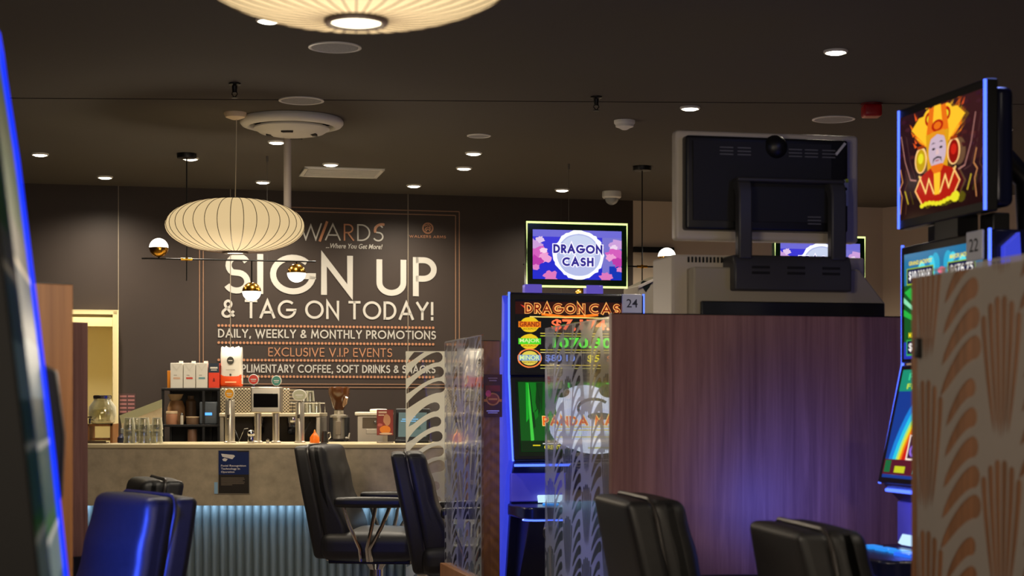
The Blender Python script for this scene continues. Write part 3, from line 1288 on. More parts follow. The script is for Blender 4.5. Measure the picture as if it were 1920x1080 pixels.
# coffee bag
DB = DS + .03
a, c = P(413, 725, DB), P(452, 651, DB)
wd, h = c.x - a.x, c.z - a.z
bag = thing('coffee_bag', 'white and orange coffee bean bag with crimped top', 'bag', ((a.x + c.x) / 2, DB + .04, a.z))


def bagfn(p):
    t_ = (p.z + h / 2) / h
    k = 1 - .80 * max(0, (t_ - .72) / .28) ** 1.3
    p.y *= k
    p.x *= 1 + .03 * math.sin(t_ * 9) - .07 * max(0, t_ - .8)
    if t_ > .93:
        p.z += .004 * math.sin(p.x * 190 + 1) + .003 * math.sin(p.x * 330) + .006 * abs(p.x) / .06
    return p


mb = MB()
mb.pillow((0, 0, h / 2), (wd, .075, h), .012, (0, .008, 0), 12, bagfn)
mb.build('bag_body', mat('bag_white', (220, 214, 200), .4), bag, angle=60)
mb = MB()
mb.pillow((0, 0, h * .165), (wd + .002, .077, h * .33), .010, (0, .008, 0), 8)
mb.build('orange_band', mat('bag_orange', (226, 78, 22), .4), bag, angle=60)
A = Art(wd, h, -.0500)
A.ell(.5, .66, .17, .10, mat('bag_ink', (62, 60, 50), .5))
A.rect(.40, .648, .60, .672, mat('bag_white', (236, 230, 214), .4))
A.rect(.28, .42, .72, .432, mat('bag_ink2', (150, 140, 124), .5))
A.ell(.5, .30, .05, .03, mat('bag_ink', (62, 60, 50), .5))
A.rect(.24, .10, .78, .13, mat('bag_pale', (250, 190, 140), .5))
A.build('print', bag).location.z = h / 2
# small riser under the bag (machine top continues there)

# things on the middle and lower shelf
def jar(name, label, cat, x0, x1, y0, y1, d, prof, m, lid=None, lidm=None, zb=None):
    """lathe thing filling the pixel rectangle; prof is r,z in 0..1"""
    a, c = P(x0, y1, d), P(x1, y0, d)
    r = (c.x - a.x) / 2
    zb = a.z if zb is None else zb
    h = c.z - zb
    t = thing(name, label, cat, ((a.x + c.x) / 2, d + r, zb))
    mb = MB()
    mb.lathe([(q * r, s * h) for q, s in prof], n=24)
    mb.build('body', m, t)
    if lid:
        mb = MB()
        mb.lathe([(q * r, s * h) for q, s in lid], n=24)
        mb.build('lid', lidm, t)
    return t


jar('clay_jar', 'round brown jar under the wide bowl on the rack', 'jar', 311, 344, 751, 796, DS + .08, [(.8, 0), (1, .2), (1, .7), (.7, 1)], mat('brown_clay', (150, 110, 72), .5), zb=zm1)
jar('mixing_bowl', 'wide beige bowl stacked on the brown jar', 'bowl', 311, 341, 739, 751, DS + .08, [(.55, 0), (.75, .3), (1, 1), (.94, 1), (.7, .35), (0, .2)], mat('beige_bowl', (176, 150, 112), .5))
jar('copper_jar', 'square shouldered copper jar with pale lid', 'jar', 309, 331, 771, 796, DS + .0, [(.95, 0), (1, .05), (1, .76), (.9, .8)], mat('copper_pink', (176, 124, 92), .4), [(.95, .8), (1, .82), (1, .96), (.9, 1)], mat('pale_lid', (206, 178, 140), .3), zb=zm1)
jar('salt_shaker', 'thin glass shaker beside the copper jar', 'shaker', 337, 343.5, 774, 797, DS - .0, [(.9, 0), (1, .1), (.9, .7), (.8, .78)], mat('shaker_glass', (190, 180, 160), .15), [(.85, .78), (.9, .9), (.5, 1)], M_CHROME, zb=zm1)
jar('brown_canister', 'brown canister with pale rim on the rack', 'canister', 347, 371, 781, 797, DS, [(.95, 0), (1, .1), (1, .84)], mat('brown_can', (110, 84, 62), .5), [(1.03, .84), (1.05, .9), (1.03, 1), (.9, 1)], mat('pale_lid', (206, 178, 140), .3), zb=zm1)
jar('tall_brown_jar', 'tall dim brown jar standing behind the brown canister', 'jar', 346, 366, 742, 790, DS + .13, [(.9, 0), (1, .1), (1, .8), (.6, .9), (.6, 1)], mat('dim_brown', (86, 64, 46), .5), zb=zm1)
jar('cocoa_tin', 'dim brown tin on the bottom shelf of the rack', 'tin', 350, 368, 805, 826, DS, [(.95, 0), (1, .03), (1, .97), (.95, 1)], mat('dim_tin', (104, 74, 54), .5), zb=ZB + .035)
t = thing('card_reader', 'grey counter device with a blue lit display', 'device', (P(390, 797, DS + .02).x, DS + .07, zm1))
mb = MB()
hh = P(0, 753, DS).z - zm1
mb.pillow((0, 0, hh / 2), (.105, .09, hh), .01, n=3)
mb.build('body', mat('blue_grey_plastic', (86, 92, 98), .4), t)
mb = MB()
mb.box((.0, -.0455, hh * .46), (.045, .003, .016))
mb.build('display', em((90, 170, 255), 1.6), t)
mb = MB()
mb.lathe([(.045, 0), (.05, .01), (.045, .08), (.03, .09)], (.018, -.02, hh))
rk_ = mb
for k, (x0, x1) in enumerate(((306, 326), (328, 346))):
    t = thing('storage_tub', 'black tub on the bottom shelf ' + ('at the open end of the rack' if k == 0 else 'beside the dim brown tin'), 'tub', (P((x0 + x1) / 2, 0, DS).x, DS + .07, ZB + .035))
    mb = MB()
    mb.prism([(-.028, 0), (.028, 0), (.032, .12), (-.032, .12)], 'y', -.04, .04)
    mb.build('tub_body', M_BLACK, t, bevel=.003)
    mb = MB()
    mb.box((0, 0, .124), (.068, .088, .008))
    mb.build('lid', M_DARKMETAL, t, bevel=.002)
t = thing('coffee_canister', 'dark wide canister beside the bracket of the espresso machine', 'canister', (P(398, 0, DS).x, DS + .08, ZB + .035))
mb = MB()
mb.lathe([(.05, 0), (.055, .01), (.055, .13), (.05, .15), (.02, .155)])
mb.build('body', M_BLACK, t)

# ------------------------------------------------------------------ espresso machine
DE = 9.93
e0, e1 = P(412, 728, DE), P(600, 778, DE)
ew = e1.x - e0.x
es = thing('espresso_machine', 'stainless espresso machine with perforated panel behind the beer taps', 'coffee machine', ((e0.x + e1.x) / 2, DE + .2, ZB))
H0, H1 = e1.z - ZB, e0.z - ZB
M_PERF = perforated('perforated_steel', (206, 190, 158), (70, 60, 46), 75)
mb = MB()
mb.box((-ew * .15, 0, (H0 + H1) / 2), (ew * .70, .38, H1 - H0))
mb.build('top_panel', M_PERF, es, bevel=.006)
mb = MB()
mb.box((0, -.01, H0 + .0), (ew, .42, .022))
mb.build('front_rail', mat('cream_steel', (214, 200, 170), .3, .4), es, bevel=.004)
mb = MB()
mb.box((0, .08, H0 / 2 + .02), (ew - .04, .22, H0 - .05))
mb.build('back_panel', mat('dark_steel', (58, 50, 42), .4, .5), es)
mb = MB()
mb.box((0, -.04, .035), (ew - .02, .34, .05))
mb.build('drip_tray', M_DARKMETAL, es, bevel=.004)
for sx in (-1, 1):
    for sy in (-.12, .12):
        mb = MB()
        mb.cyl((sx * (ew / 2 - .05), sy, 0), (sx * (ew / 2 - .05), sy, .02), .018, 12)
        mb.build('foot', M_BLACK, es)
    mb = MB()
    mb.box((sx * (ew / 2 - .012), -.02, H0 / 2), (.024, .36, H0 - .02))
    mb.build('side_panel', M_STEEL, es, bevel=.004)
for gx in (-.08, .12):
    mb = MB()
    mb.lathe([(.034, H0 - .012), (.036, H0 - .05), (.030, H0 - .07)], (gx, -.10, 0), 22)
    g = mb.build('group_head', M_CHROME, es)
    mb = MB()
    mb.lathe([(.031, H0 - .072), (.031, H0 - .10), (.02, H0 - .115)], (gx, -.10, 0), 20)
    mb.tube([(gx, -.13, H0 - .085), (gx, -.20, H0 - .09), (gx, -.25, H0 - .10)], [.007, .011, .009], 10)
    mb.build('portafilter', M_BLACK, es)
for sx in (-1, 1):
    mb = MB()
    x = sx * (ew / 2 - .07)
    mb.tube([(x, -.12, H0 - .02), (x + sx * .01, -.17, H0 - .04), (x - sx * .02, -.19, H0 - .10), (x - sx * .05, -.20, H0 - .17)], .0045, 8)
    mb.build('steam_wand', M_CHROME, es)
mb = MB()
for z in (.05, .10, .15):
    mb.box((ew * .36, 0, H1 - .05), (.001, .001, .001))
mb = MB()
for (y_) in (-.17, .17):
    mb.tube([(ew * .22, y_, H0 + .01), (ew * .22, y_, H0 + .07), (ew * .48, y_, H0 + .07), (ew * .48, y_, H0 + .01)], .004, 6)
mb.build('cup_rail', M_CHROME, es)


def lathe_glass(label, group, loc, r0, r1, h, m=M_TUMBLER, name='glass_tumbler', up=False):
    t = thing(name, label, 'glass', loc, 0, group)
    mb = MB()
    if not up:
        mb.lathe([(r1, 0), (r1 - .002, .0), (r0 - .0025, h - .008), (0, h - .007)], n=20, close=False)
        mb.lathe([(0, h), (r0, h), (r1, 0)], n=20, close=False)
    mb.build('bowl', m, t)
    mb = MB()
    mb.lathe([(r0 - .003, h - .0075), (r0 - .003, h - .001), (0, h - .001)], n=20)
    mb.build('thick_base', mat('glass_base', (190, 186, 168), .08, spec=.8), t)
    return t


# cups stacked on the espresso machine
k = 0
for (x, nn) in ((567, 2), (578, 2), (590, 1)):
    for j in range(nn):
        p = P(x, 778, DE)
        lathe_glass('upturned glass on the espresso machine beside the cream tap badge', 'glasses on the espresso machine', (p.x, DE + .08 + .01 * k, H0 + ZB + .0125 + j * .066), .018, .024, .062)
        k += 1

# grinder
DG = 9.95
g0 = P(633, 830, DG)
gr = thing('coffee_grinder', 'steel coffee grinder with brown bean hopper', 'grinder', (g0.x, DG + .08, ZB))


def gz(y):
    return EYE - (y - HYP) * DG / FPX - ZB


S_ = DG / FPX
mb = MB()
mb.lathe([(8 * S_, gz(769)), (11 * S_, gz(764)), (20 * S_, gz(738)), (20 * S_, gz(727)), (18 * S_, gz(725)), (0, gz(725))], n=28)
hop = mb.build('bean_hopper', mat('smoked_brown_hopper', (88, 52, 26), .15, coat=.6), gr)
mb = MB()
mb.tube([(-8 * S_, -.0, gz(765)), (6 * S_, -.01, gz(762)), (12 * S_, -.03, gz(755)), (16 * S_, -.05, gz(745))], [.01, .012, .014, .008], 10)
mb.build('hopper_gate', mat('pale_brown_plastic', (170, 132, 96), .3), gr)
mb = MB()
mb.lathe([(17 * S_, gz(783)), (17 * S_, gz(779)), (9 * S_, gz(777)), (9 * S_, gz(770)), (6 * S_, gz(768))], n=26)
mb.build('collar', M_STEEL, gr)
mb = MB()
mb.lathe([(13 * S_, gz(823)), (13 * S_, gz(783))], n=28)
mb.build('motor_body', M_STEEL, gr)
mb = MB()
mb.box((0, .03, gz(803)), (36 * S_, .10, (gz(783) - gz(825))))
mb.box((0, -.0, .02), (.13, .18, .04))
mb.box((0, .03, gz(835) / 2 + .02), (.10, .10, gz(830)))
mb.build('housing', M_BLACK, gr, bevel=.004)
mb = MB()
mb.box((0, -.042, gz(803)), (10 * S_, .012, 26 * S_))
mb.build('front_plate', mat('taupe_plate', (128, 114, 94), .4), gr, bevel=.002)
mb = MB()
mb.tube([(15 * S_, -.04, gz(822)), (20 * S_, -.05, gz(822)), (22 * S_, -.05, gz(812))], [.010, .009, .006], 8)
mb.build('dosing_lever', M_STEEL, gr)

# stainless dispenser box with a lid tray
DD = 9.9
d0 = P(690, 830, DD)
db = thing('steel_dispenser', 'stainless box with drawer and pale tray on top', 'dispenser', (d0.x, DD + .08, ZB))


def dz(y):
    return EYE - (y - HYP) * DD / FPX - ZB


S_ = DD / FPX
mb = MB()
mb.box((6 * S_, 0, dz(805)), (52 * S_, .18, dz(779) - dz(830)))
mb.build('box', M_STEEL, db, bevel=.004)
mb = MB()
mb.box((6 * S_, .0, dz(830) / 2), (52 * S_, .18, dz(830)))
mb.build('plinth', M_DARKMETAL, db)
mb = MB()
mb.pillow((10 * S_, -.01, dz(776)), (68 * S_, .2, 7 * S_), .006, n=3)
mb.build('tray', mat('pale_tray', (226, 216, 190), .4), db)
mb = MB()
mb.box((10 * S_, -.0915, dz(793)), (40 * S_, .006, 20 * S_))
mb.build('drawer', mat('dull_steel', (104, 92, 76), .35, .6), db, bevel=.002)
mb = MB()
mb.ball((14 * S_, -.104, dz(791)), .011, 14)
mb.build('knob', M_CHROME, db)
mb = MB()
mb.box((12 * S_, -.0915, dz(809)), (30 * S_, .006, 9 * S_))
mb.build('drawer', M_STEEL, db, bevel=.002)

# towels lying on the tray
t = thing('folded_towel', 'white folded towel on the steel dispenser tray', 'towel', (d0.x + 18 * S_, DD + .07, ZB + dz(772.5)), .1)
mb = MB()
mb.pillow((0, 0, .008), (.10, .10, .016), .007, (0, 0, .002), 4)
mb.build('towel', mat('white_towel', (230, 224, 206), .8), t)

# ------------------------------------------------------------------ things standing on the counter top
ZT = ZC + .004
DT = 9.08
ST = DT / FPX


def tz(y):
    return EYE - (y - HYP) * DT / FPX - ZT


# tap tower with two badges
t0 = P(499, 830, DT)
tw = thing('tap_tower', 'wide steel tap tower with dark panel and two badges', 'beer tap', (t0.x, DT + .03, ZT))
mb = MB()
mb.box((0, .0, tz(750)), (57 * ST, .09, 49 * ST))
mb.build('housing', M_STEEL, tw, bevel=.008, seg=3)
mb = MB()
mb.box((0, -.0455, tz(751)), (46 * ST, .004, 26 * ST))
mb.build('dark_panel', mat('black_glass', (14, 13, 14), .1), tw, bevel=.002)
for s in (-1, 1):
    mb = MB()
    mb.cyl((s * 17 * ST, 0, 0), (s * 17 * ST, 0, tz(774)), 6.5 * ST, 20)
    mb.lathe([(9.5 * ST, 0), (9.5 * ST, .006), (6.5 * ST, .012)], (s * 17 * ST, 0, 0), 20)
    mb.build('leg', M_STEEL, tw)
M_BADGERIM = mat('badge_rim', (230, 226, 214), .3)


def badge(parent, x, z, rx, rz_, col, y=-.02, big=False):
    mb = MB()
    mb.lathe([(1.0, -.006), (1.0, .006)], n=30, mtx=Matrix.Diagonal((rx, rz_, 1, 1)))
    mt = Matrix.Translation((x, y, z)) @ Matrix.Rotation(PI / 2, 4, 'X')
    mb.v = [tuple(mt @ Vector(q)) for q in mb.v]
    b_ = mb.build('badge', M_BADGERIM, parent, bevel=.002)
    A = Art(rx * 2, rz_ * 2, -.0064)
    A.ell(.5, .5, .43, .43, col, 30)
    A.rect(.24, .46, .76, .56, M_BADGERIM)
    A.rect(.30, .32, .70, .37, M_BADGERIM)
    f = A.build('badge_face', b_)
    f.location = (x, y, z)
    return b_


badge(tw, -24 * ST, tz(711.5), 10 * ST, 10 * ST, mat('badge_red', (226, 62, 40), .3))
badge(tw, 19 * ST, tz(714), 9.5 * ST, 10 * ST, mat('badge_teal', (28, 140, 116), .3))
for s, y_ in ((-24, 721), (19, 724)):
    mb = MB()
    mb.cyl((s * ST, -.02, tz(727)), (s * ST, -.02, tz(y_ - 2)), .004, 10)
    mb.build('badge_stem', M_CHROME, tw)
for (xc, wr, ytop, yb, brx, brz, col, lab) in (
        (429.5, 9.2, 750, 738, 9.5, 10, mat('badge_amber', (240, 168, 34), .3), 'chrome tap column with round amber badge'),
        (561, 8.5, 754, 741, 13.5, 11, mat('badge_cream', (196, 196, 160), .3), 'chrome tap column with oval cream badge')):
    p = P(xc, 830, DT)
    t = thing('tap_column', lab, 'beer tap', (p.x, DT + .03, ZT))
    mb = MB()
    mb.lathe([(wr * ST * 1.25, 0), (wr * ST * 1.25, .006), (wr * ST, .010), (wr * ST, tz(ytop) - .004), (wr * ST * .9, tz(ytop))], n=28)
    mb.build('column', M_STEEL, t)
    mb = MB()
    mb.cyl((0, -.01, tz(ytop) - .004), (0, -.02, tz(yb) - brz * ST * .8), .006, 10)
    mb.build('handle', M_BLACK, t)
    badge(t, 0, tz(yb), brx * ST, brz * ST, col)
    mb = MB()
    mb.tube([(0, -.02, tz(778)), (0, -.055, tz(779)), (0, -.062, tz(785))], .006, 10)
    mb.build('spout', M_CHROME, t)
# small chrome pot and shaker by the tower
p = P(472, 830, DT - .06)
t = thing('chrome_shaker', 'small chrome shaker with ball top before the tap tower', 'shaker', (p.x, DT - .08, ZT))
mb = MB()
mb.lathe([(.018, 0), (.019, .005), (.017, .032), (.012, .036)], n=22)
mb.build('cup', M_CHROME, t)
mb = MB()
mb.ball((0, 0, .052), .020, 20)
mb.build('ball_top', M_CHROME, t)
p = P(503, 830, DT - .06)
t = thing('chrome_button_box', 'tiny chrome knob beside the tap tower leg', 'knob', (p.x, DT - .08, ZT))
mb = MB()
mb.lathe([(.008, 0), (.008, .006), (.005, .009), (.009, .016), (.006, .022), (0, .023)], n=16)
mb.build('knob', M_CHROME, t)
# wire handle leaning
t = thing('bar_spoon', 'thin steel bar spoon leaning against the amber tap column', 'spoon', (P(448, 830, DT).x, DT - .03, ZT))
mb = MB()
mb.tube([(0, 0, .003), (.02, .01, .05), (.030, .015, .075), (.05, .02, .078)], .002, 6)
mb.build('handle', M_CHROME, t)
# drip mat
t = thing('drip_mat', 'long pale perforated drip mat under the taps', 'mat', (P(500, 830, DT).x, DT - .03, ZT))
mb = MB()
mb.box((0, .06, -.0), (.50, .20, .0012))
mb.build('mat', mat('pale_mat', (216, 204, 172), .5), t)

# orange bottle
p = P(590, 830, DT)
t = thing('orange_bottle', 'small orange pointed squeeze bottle on the counter', 'bottle', (p.x, DT, ZT))
mb = MB()
mb.lathe([(.024, 0), (.026, .006), (.025, .030), (.014, .046), (.008, .052), (.003, .064)], n=20)
mb.build('bottle_body', mat('orange_plastic', (250, 122, 12), .4), t)
mb = MB()
mb.lathe([(.0045, .060), (.003, .070), (0, .071)], n=12)
mb.build('nozzle', mat('pale_orange', (255, 170, 70), .4), t)
p = P(607, 830, DT)
t = thing('small_black_jug', 'small black jug with steel spout beside the orange bottle', 'jug', (p.x, DT + .04, ZT), .4)
mb = MB()
mb.lathe([(.020, 0), (.021, .01), (.016, .05), (.017, .062)], n=18)
mb.build('jug_body', M_BLACK, t)
mb = MB()
mb.tube([(.015, 0, .05), (.03, 0, .055), (.033, 0, .03), (.018, 0, .015)], .003, 6)
mb.build('handle', M_STEEL, t)

# leaflet card and payment terminal
p = P(722, 830, DT)
t = thing('leaflet_stand', 'red and orange food leaflet in a clear stand', 'leaflet', (p.x, DT + .0, ZT), .06)
w2, h2 = 31 * ST, 48 * ST
mb = MB()
mb.box((0, .02, .003), (w2, .07, .006))
mb.box((0, 0, tz(816) / 2), (w2 * .3, .006, tz(816)))
mb.build('stand_foot', mat('clear_stand', (150, 140, 124), .2), t)
mb = MB()
mb.box((0, 0, tz(792)), (w2, .004, h2))
bd = mb.build('leaflet_board', mat('leaflet_maroon', (120, 44, 44), .4), t)
A = Art(w2, h2, -.0024)
A.rect(.03, .02, .97, .98, mat('leaflet_red', (150, 60, 52), .4))
A.ell(.5, .22, .34, .15, mat('leaflet_orange', (240, 140, 44), .4), 22, .05)
A.ell(.62, .60, .22, .22, mat('leaflet_tan', (206, 150, 112), .4), 16, .1)
A.ell(.2, .40, .16, .06, mat('leaflet_pink', (206, 110, 100), .4), 12, .1)
A.rect(.1, .86, .6, .93, mat('leaflet_cream', (226, 196, 170), .4))
A.rect(.1, .76, .45, .81, mat('leaflet_cream', (226, 196, 170), .4))
A.ell(.55, .06, .4, .04, mat('leaflet_cream', (226, 196, 170), .4), 16)
A.build('print', bd).location = (0, 0, tz(792))

p = P(772, 830, DT)
t = thing('payment_terminal', 'black tilted touch terminal with pale green screen', 'terminal', (p.x, DT + .02, ZT), -.10)
mb = MB()
mb.box((0, .06, .008), (.18, .14, .016))
mb.prism([(.03, .012), (.10, .012), (.08, .12), (.05, .12)], 'x', -.03, .03)
mb.build('base', M_BLACK, t, bevel=.004)
mb = MB()
mb.box((0, 0, 0), (.185, .022, .175))
sc_ = mb.build('display_housing', M_BLACK, t, (0, .03, tz(797)), (-.16, 0, 0), bevel=.006)
A = Art(.150, .130, -.0115)
A.rect(0, 0, 1, 1, em((150, 172, 160), .42))
lt = em((130, 190, 230), .9)
A.rect(.30, .80, .60, .84, lt)
A.rect(.12, .70, .70, .75, lt)
A.rect(.08, .62, .62, .66, lt)
A.rect(.5, .30, .8, .42, em((120, 150, 130), .4))
A.build('screen', sc_)

# glass stacks
for gx, nn in ((247, 3), (256, 3), (275, 3), (283, 2), (299, 3)):
    for j in range(nn):
        p = P(gx, 830, DT)
        off = .05 if gx in (256, 283) else 0
        lathe_glass('clear upturned tumbler stacked beside the pale slanted board', 'stacked bar tumblers', (p.x, DT - .06 + off, ZT + j * .036 + (0.0)), .024, .031, .062)

# blue spray bottle
p = P(229, 830, DT)
t = thing('spray_bottle', 'navy spray bottle with pale trigger beside the stacked tumblers', 'bottle', (p.x, DT + .02, ZT))
mb = MB()
mb.lathe([(.028, 0), (.03, .006), (.029, .028), (.014, .045), (.010, .05)], n=20)
mb.build('bottle_body', mat('navy_plastic', (28, 40, 78), .3), t)
mb = MB()
mb.box((0, 0, .064), (.020, .018, .026))
mb.box((.016, 0, .074), (.03, .014, .012))
mb.tube([(.014, 0, .066), (.022, 0, .055), (.020, 0, .045)], .004, 6)
mb.build('trigger', mat('pale_trigger', (170, 180, 190), .4), t, bevel=.002)

# slanted pale board behind the tumblers
DBd = 9.45
b0, b1, b2, b3 = P(224, 779, DBd), P(303, 749, DBd), P(304, 800, DBd), P(236, 832, DBd)
t = thing('slanted_board', 'pale green slanted board behind the stacked tumblers', 'board', (b3.x, DBd, ZT - .25))
zo = ZT - .25
mb = MB()
mb.prism([(b0.x - b3.x, b0.z - zo), (b1.x - b3.x, b1.z - zo), (b1.x - b3.x, b1.z - zo - .045), (b0.x - b3.x + .01, b0.z - zo - .045)], 'y', 0, .012)
mb.build('edge_strip', mat('pale_green_edge', (150, 150, 122), .3), t)
mb = MB()
mb.prism([(b0.x - b3.x + .01, b0.z - zo - .045), (b1.x - b3.x, b1.z - zo - .045), (b1.x - b3.x, 0), (b0.x - b3.x + .04, 0)], 'y', .002, .012)
mb.build('board_face', M_STONE, t)

# drink dispenser on its wooden stand
p = P(187, 830, DT)
t = thing('drink_dispenser', 'glass drink dispenser jar with chrome tap on wooden stand', 'dispenser', (p.x, DT + .06, ZT))
zst = tz(795)
mb = MB()
for sx in (-1, 1):
    mb.box((sx * .062, 0, zst / 2), (.014, .13, zst))
mb.box((0, 0, zst - .006), (.138, .13, .012))
mb.box((.01, -.005, .02), (.11, .10, .012))
mb.build('wooden_stand', wood('stand_wood', (140, 92, 48), (104, 66, 34)), t, bevel=.002)
mb = MB()
hj = tz(741) - zst
mb.lathe([(.050, zst), (.066, zst + .008), (.072, zst + hj * .35), (.070, zst + hj * .6), (.046, zst + hj * .82), (.044, zst + hj * .9), (.040, zst + hj * .9), (.042, zst + hj * .8), (.066, zst + hj * .58), (.068, zst + hj * .35), (.060, zst + .014), (0, zst + .012)], n=32)
mb.build('jar', M_TUMBLER, t, angle=60)
mb = MB()
mb.lathe([(.047, zst + hj * .88), (.048, zst + hj * .98), (.044, zst + hj), (0, zst + hj)], n=30)
mb.build('lid', M_CHROME, t)
mb = MB()
mb.lathe([(.064, zst + .016), (.0695, zst + hj * .34), (.0665, zst + hj * .50), (0, zst + hj * .50)], n=30)
mb.build('water', mixmat('pale_water', glass_nodes((.95, .93, .80), .02, .02)), t)
mb = MB()
mb.cyl((-.040, -.060, zst + .022), (-.046, -.088, zst + .020), .006, 10)
mb.cyl((-.046, -.086, zst + .030), (-.046, -.086, zst + .002), .006, 10)
mb.box((-.046, -.086, zst + .036), (.022, .006, .006))
mb.build('tap', M_CHROME, t)
p = P(187, 830, DT)
t = thing('napkin_tray', 'small dark napkin tray under the drink dispenser', 'tray', (p.x, DT - .06, ZT))
mb = MB()
mb.box((0, -.02, .003), (.12, .07, .006))
mb.box((0, -.054, .007), (.12, .004, .014))
mb.build('tray', mat('dark_wood_tray', (60, 44, 30), .5), t)

# menu card on the back wall beside the door frame
u0, z0 = wall_uz(223, 776)
u1, z1 = wall_uz(254, 738)
t = thing('menu_card', 'small maroon menu card on the dark wall beside the doorway', 'card', (*wall_pt((u0 + u1) / 2, .003), (z0 + z1) / 2), RZ)
mb = MB()
mb.box((0, 0, 0), (u1 - u0, .004, z1 - z0))
mb.build('card', mat('maroon_card', (70, 44, 42), .5), t)
A = Art(u1 - u0, z1 - z0, -.0024)
for c_ in range(2):
    for r_ in range(5):
        A.rect(.06 + c_ * .48, .06 + r_ * .19, .46 + c_ * .48, .15 + r_ * .19, mat('menu_pink', (150, 98, 96), .5))
A.build('print', t)
from mathutils.geometry import delaunay_2d_cdt
# ------------------------------------------------------------------ dividers of wood and patterned glass
def teardrop(pts, w, pw=.75, head=6):
    """slot outline round at its first end and pointed at its last, along a centre line"""
    n = len(pts)
    p = [Vector(q) for q in pts]
    L, R = [], []
    for i in range(n):
        t = (p[min(i + 1, n - 1)] - p[max(i - 1, 0)]).normalized()
        nm = Vector((-t.y, t.x))
        s = i / (n - 1)
        k = w / 2 * ((1 - s) ** pw)
        L.append(p[i] + nm * k)
        R.append(p[i] - nm * k)
    t = (p[1] - p[0]).normalized()
    a0 = math.atan2(-t.x, t.y) if False else math.atan2((R[0] - p[0]).y, (R[0] - p[0]).x)
    hd = []
    for j in range(1, head):
        a = a0 - PI * j / head
        hd.append(p[0] + Vector((math.cos(a), math.sin(a))) * w / 2)
    # going R[0] -> head -> L[0] -> L... -> R reversed
    out = hd + L + R[::-1][1:]
    if (hd[len(hd) // 2] - p[0]).dot(t) > 0:
        hd = [2 * p[0] - q for q in hd][::-1]
        out = hd + L + R[::-1][1:]
    return [(q.x, q.y) for q in out]


def clip(poly, x0, x1, y0, y1):
    def cut(ps, inside, inter):
        out = []
        for i in range(len(ps)):
            a, b_ = ps[i - 1], ps[i]
            if inside(b_):
                if not inside(a):
                    out.append(inter(a, b_))
                out.append(b_)
            elif inside(a):
                out.append(inter(a, b_))
        return out

    def ix(x):
        return lambda a, b_: (x, a[1] + (b_[1] - a[1]) * (x - a[0]) / (b_[0] - a[0]))

    def iy(y):
        return lambda a, b_: (a[0] + (b_[0] - a[0]) * (y - a[1]) / (b_[1] - a[1]), y)
    for ins, it in ((lambda q: q[0] >= x0, ix(x0)), (lambda q: q[0] <= x1, ix(x1)), (lambda q: q[1] >= y0, iy(y0)), (lambda q: q[1] <= y1, iy(y1))):
        if not poly:
            return []
        poly = cut(poly, ins, it)
    return poly


def leaf_pattern(W, H, s, ox=0, oy=0):
    """slots of the deco palm pattern within W x H, motif scaled by s"""
    cw, ch = .30 * s, .30 * s
    out = []
    m = .004
    nx, ny = int(W / cw) + 4, int(H / ch) + 4
    for i in range(-2, nx):
        for j in range(-2, ny):
            bx0 = i * cw + ox
            by0 = j * ch + oy + (ch * .5 if i % 2 else 0)
            slots = []
            # comb of upright slots under a dome
            for k in range(6):
                u = (k - 2.5) / 2.5
                xt = .064 * u
                yt = .290 - .034 * u * u
                pts = []
                for q in range(9):
                    v = q / 8
                    pts.append((.072 + xt * (1 - .62 * v ** 1.3), yt - (.262 - .05 * abs(u)) * v))
                slots.append((pts, .0196, .42))
            # curved leaves stacked beside it
            for k in range(5):
                y0 = .040 + .056 * k
                w_ = .045 - .0025 * k
                pts = []
                for q in range(9):
                    v = q / 8
                    pts.append((.276 - .004 * k - .142 * v + .010 * k * v, y0 + .018 - (.100 - .004 * k) * v ** 1.5 + .008 * v))
                slots.append((pts, w_, .46))
            for pts, w_, pw in slots:
                poly = teardrop([(bx0 + a * s, by0 + c * s) for a, c in pts], w_ * s, pw)
                poly = clip(poly, m, W - m, m, H - m)
                if len(poly) > 2:
                    out.append(poly)
    return out


def frost_mesh(name, W, H, slots, parent, y):
    """the frosted film as one sheet with the clear slots cut out"""
    vs, ed, grid, gs = [], [], {}, .03
    for n_, poly in enumerate([[(0, 0), (W, 0), (W, H), (0, H)]] + slots):
        k, m = len(vs), len(poly)
        vs += [Vector(q) for q in poly]
        ed += [(k + i, k + (i + 1) % m) for i in range(m)]
        if n_:
            xs, ys = [q[0] for q in poly], [q[1] for q in poly]
            for gx in range(int(min(xs) / gs), int(max(xs) / gs) + 1):
                for gy in range(int(min(ys) / gs), int(max(ys) / gs) + 1):
                    grid.setdefault((gx, gy), []).append(poly)
    ov, oe, of, _, _, _ = delaunay_2d_cdt(vs, ed, [], 0, 1e-6)

    def in_slot(x, y):
        for poly in grid.get((int(x / gs), int(y / gs)), ()):
            ins = False
            xa, ya = poly[-1]
            for xb, yb in poly:
                if (yb > y) != (ya > y) and x < (xa - xb) * (y - yb) / (ya - yb) + xb:
                    ins = not ins
                xa, ya = xb, yb
            if ins:
                return True
        return False
    keep = [f for f in of if not in_slot(sum(ov[i].x for i in f) / 3, sum(ov[i].y for i in f) / 3)]
    me = bpy.data.meshes.new(name)
    me.from_pydata([(v.x, 0, v.y) for v in ov], [], keep)
    me.materials.append(M_FROST)
    me.update()
    q = bpy.data.objects.new(name, me)
    COL.objects.link(q)
    q.parent = parent
    q.location = (0, y, 0)
    return q


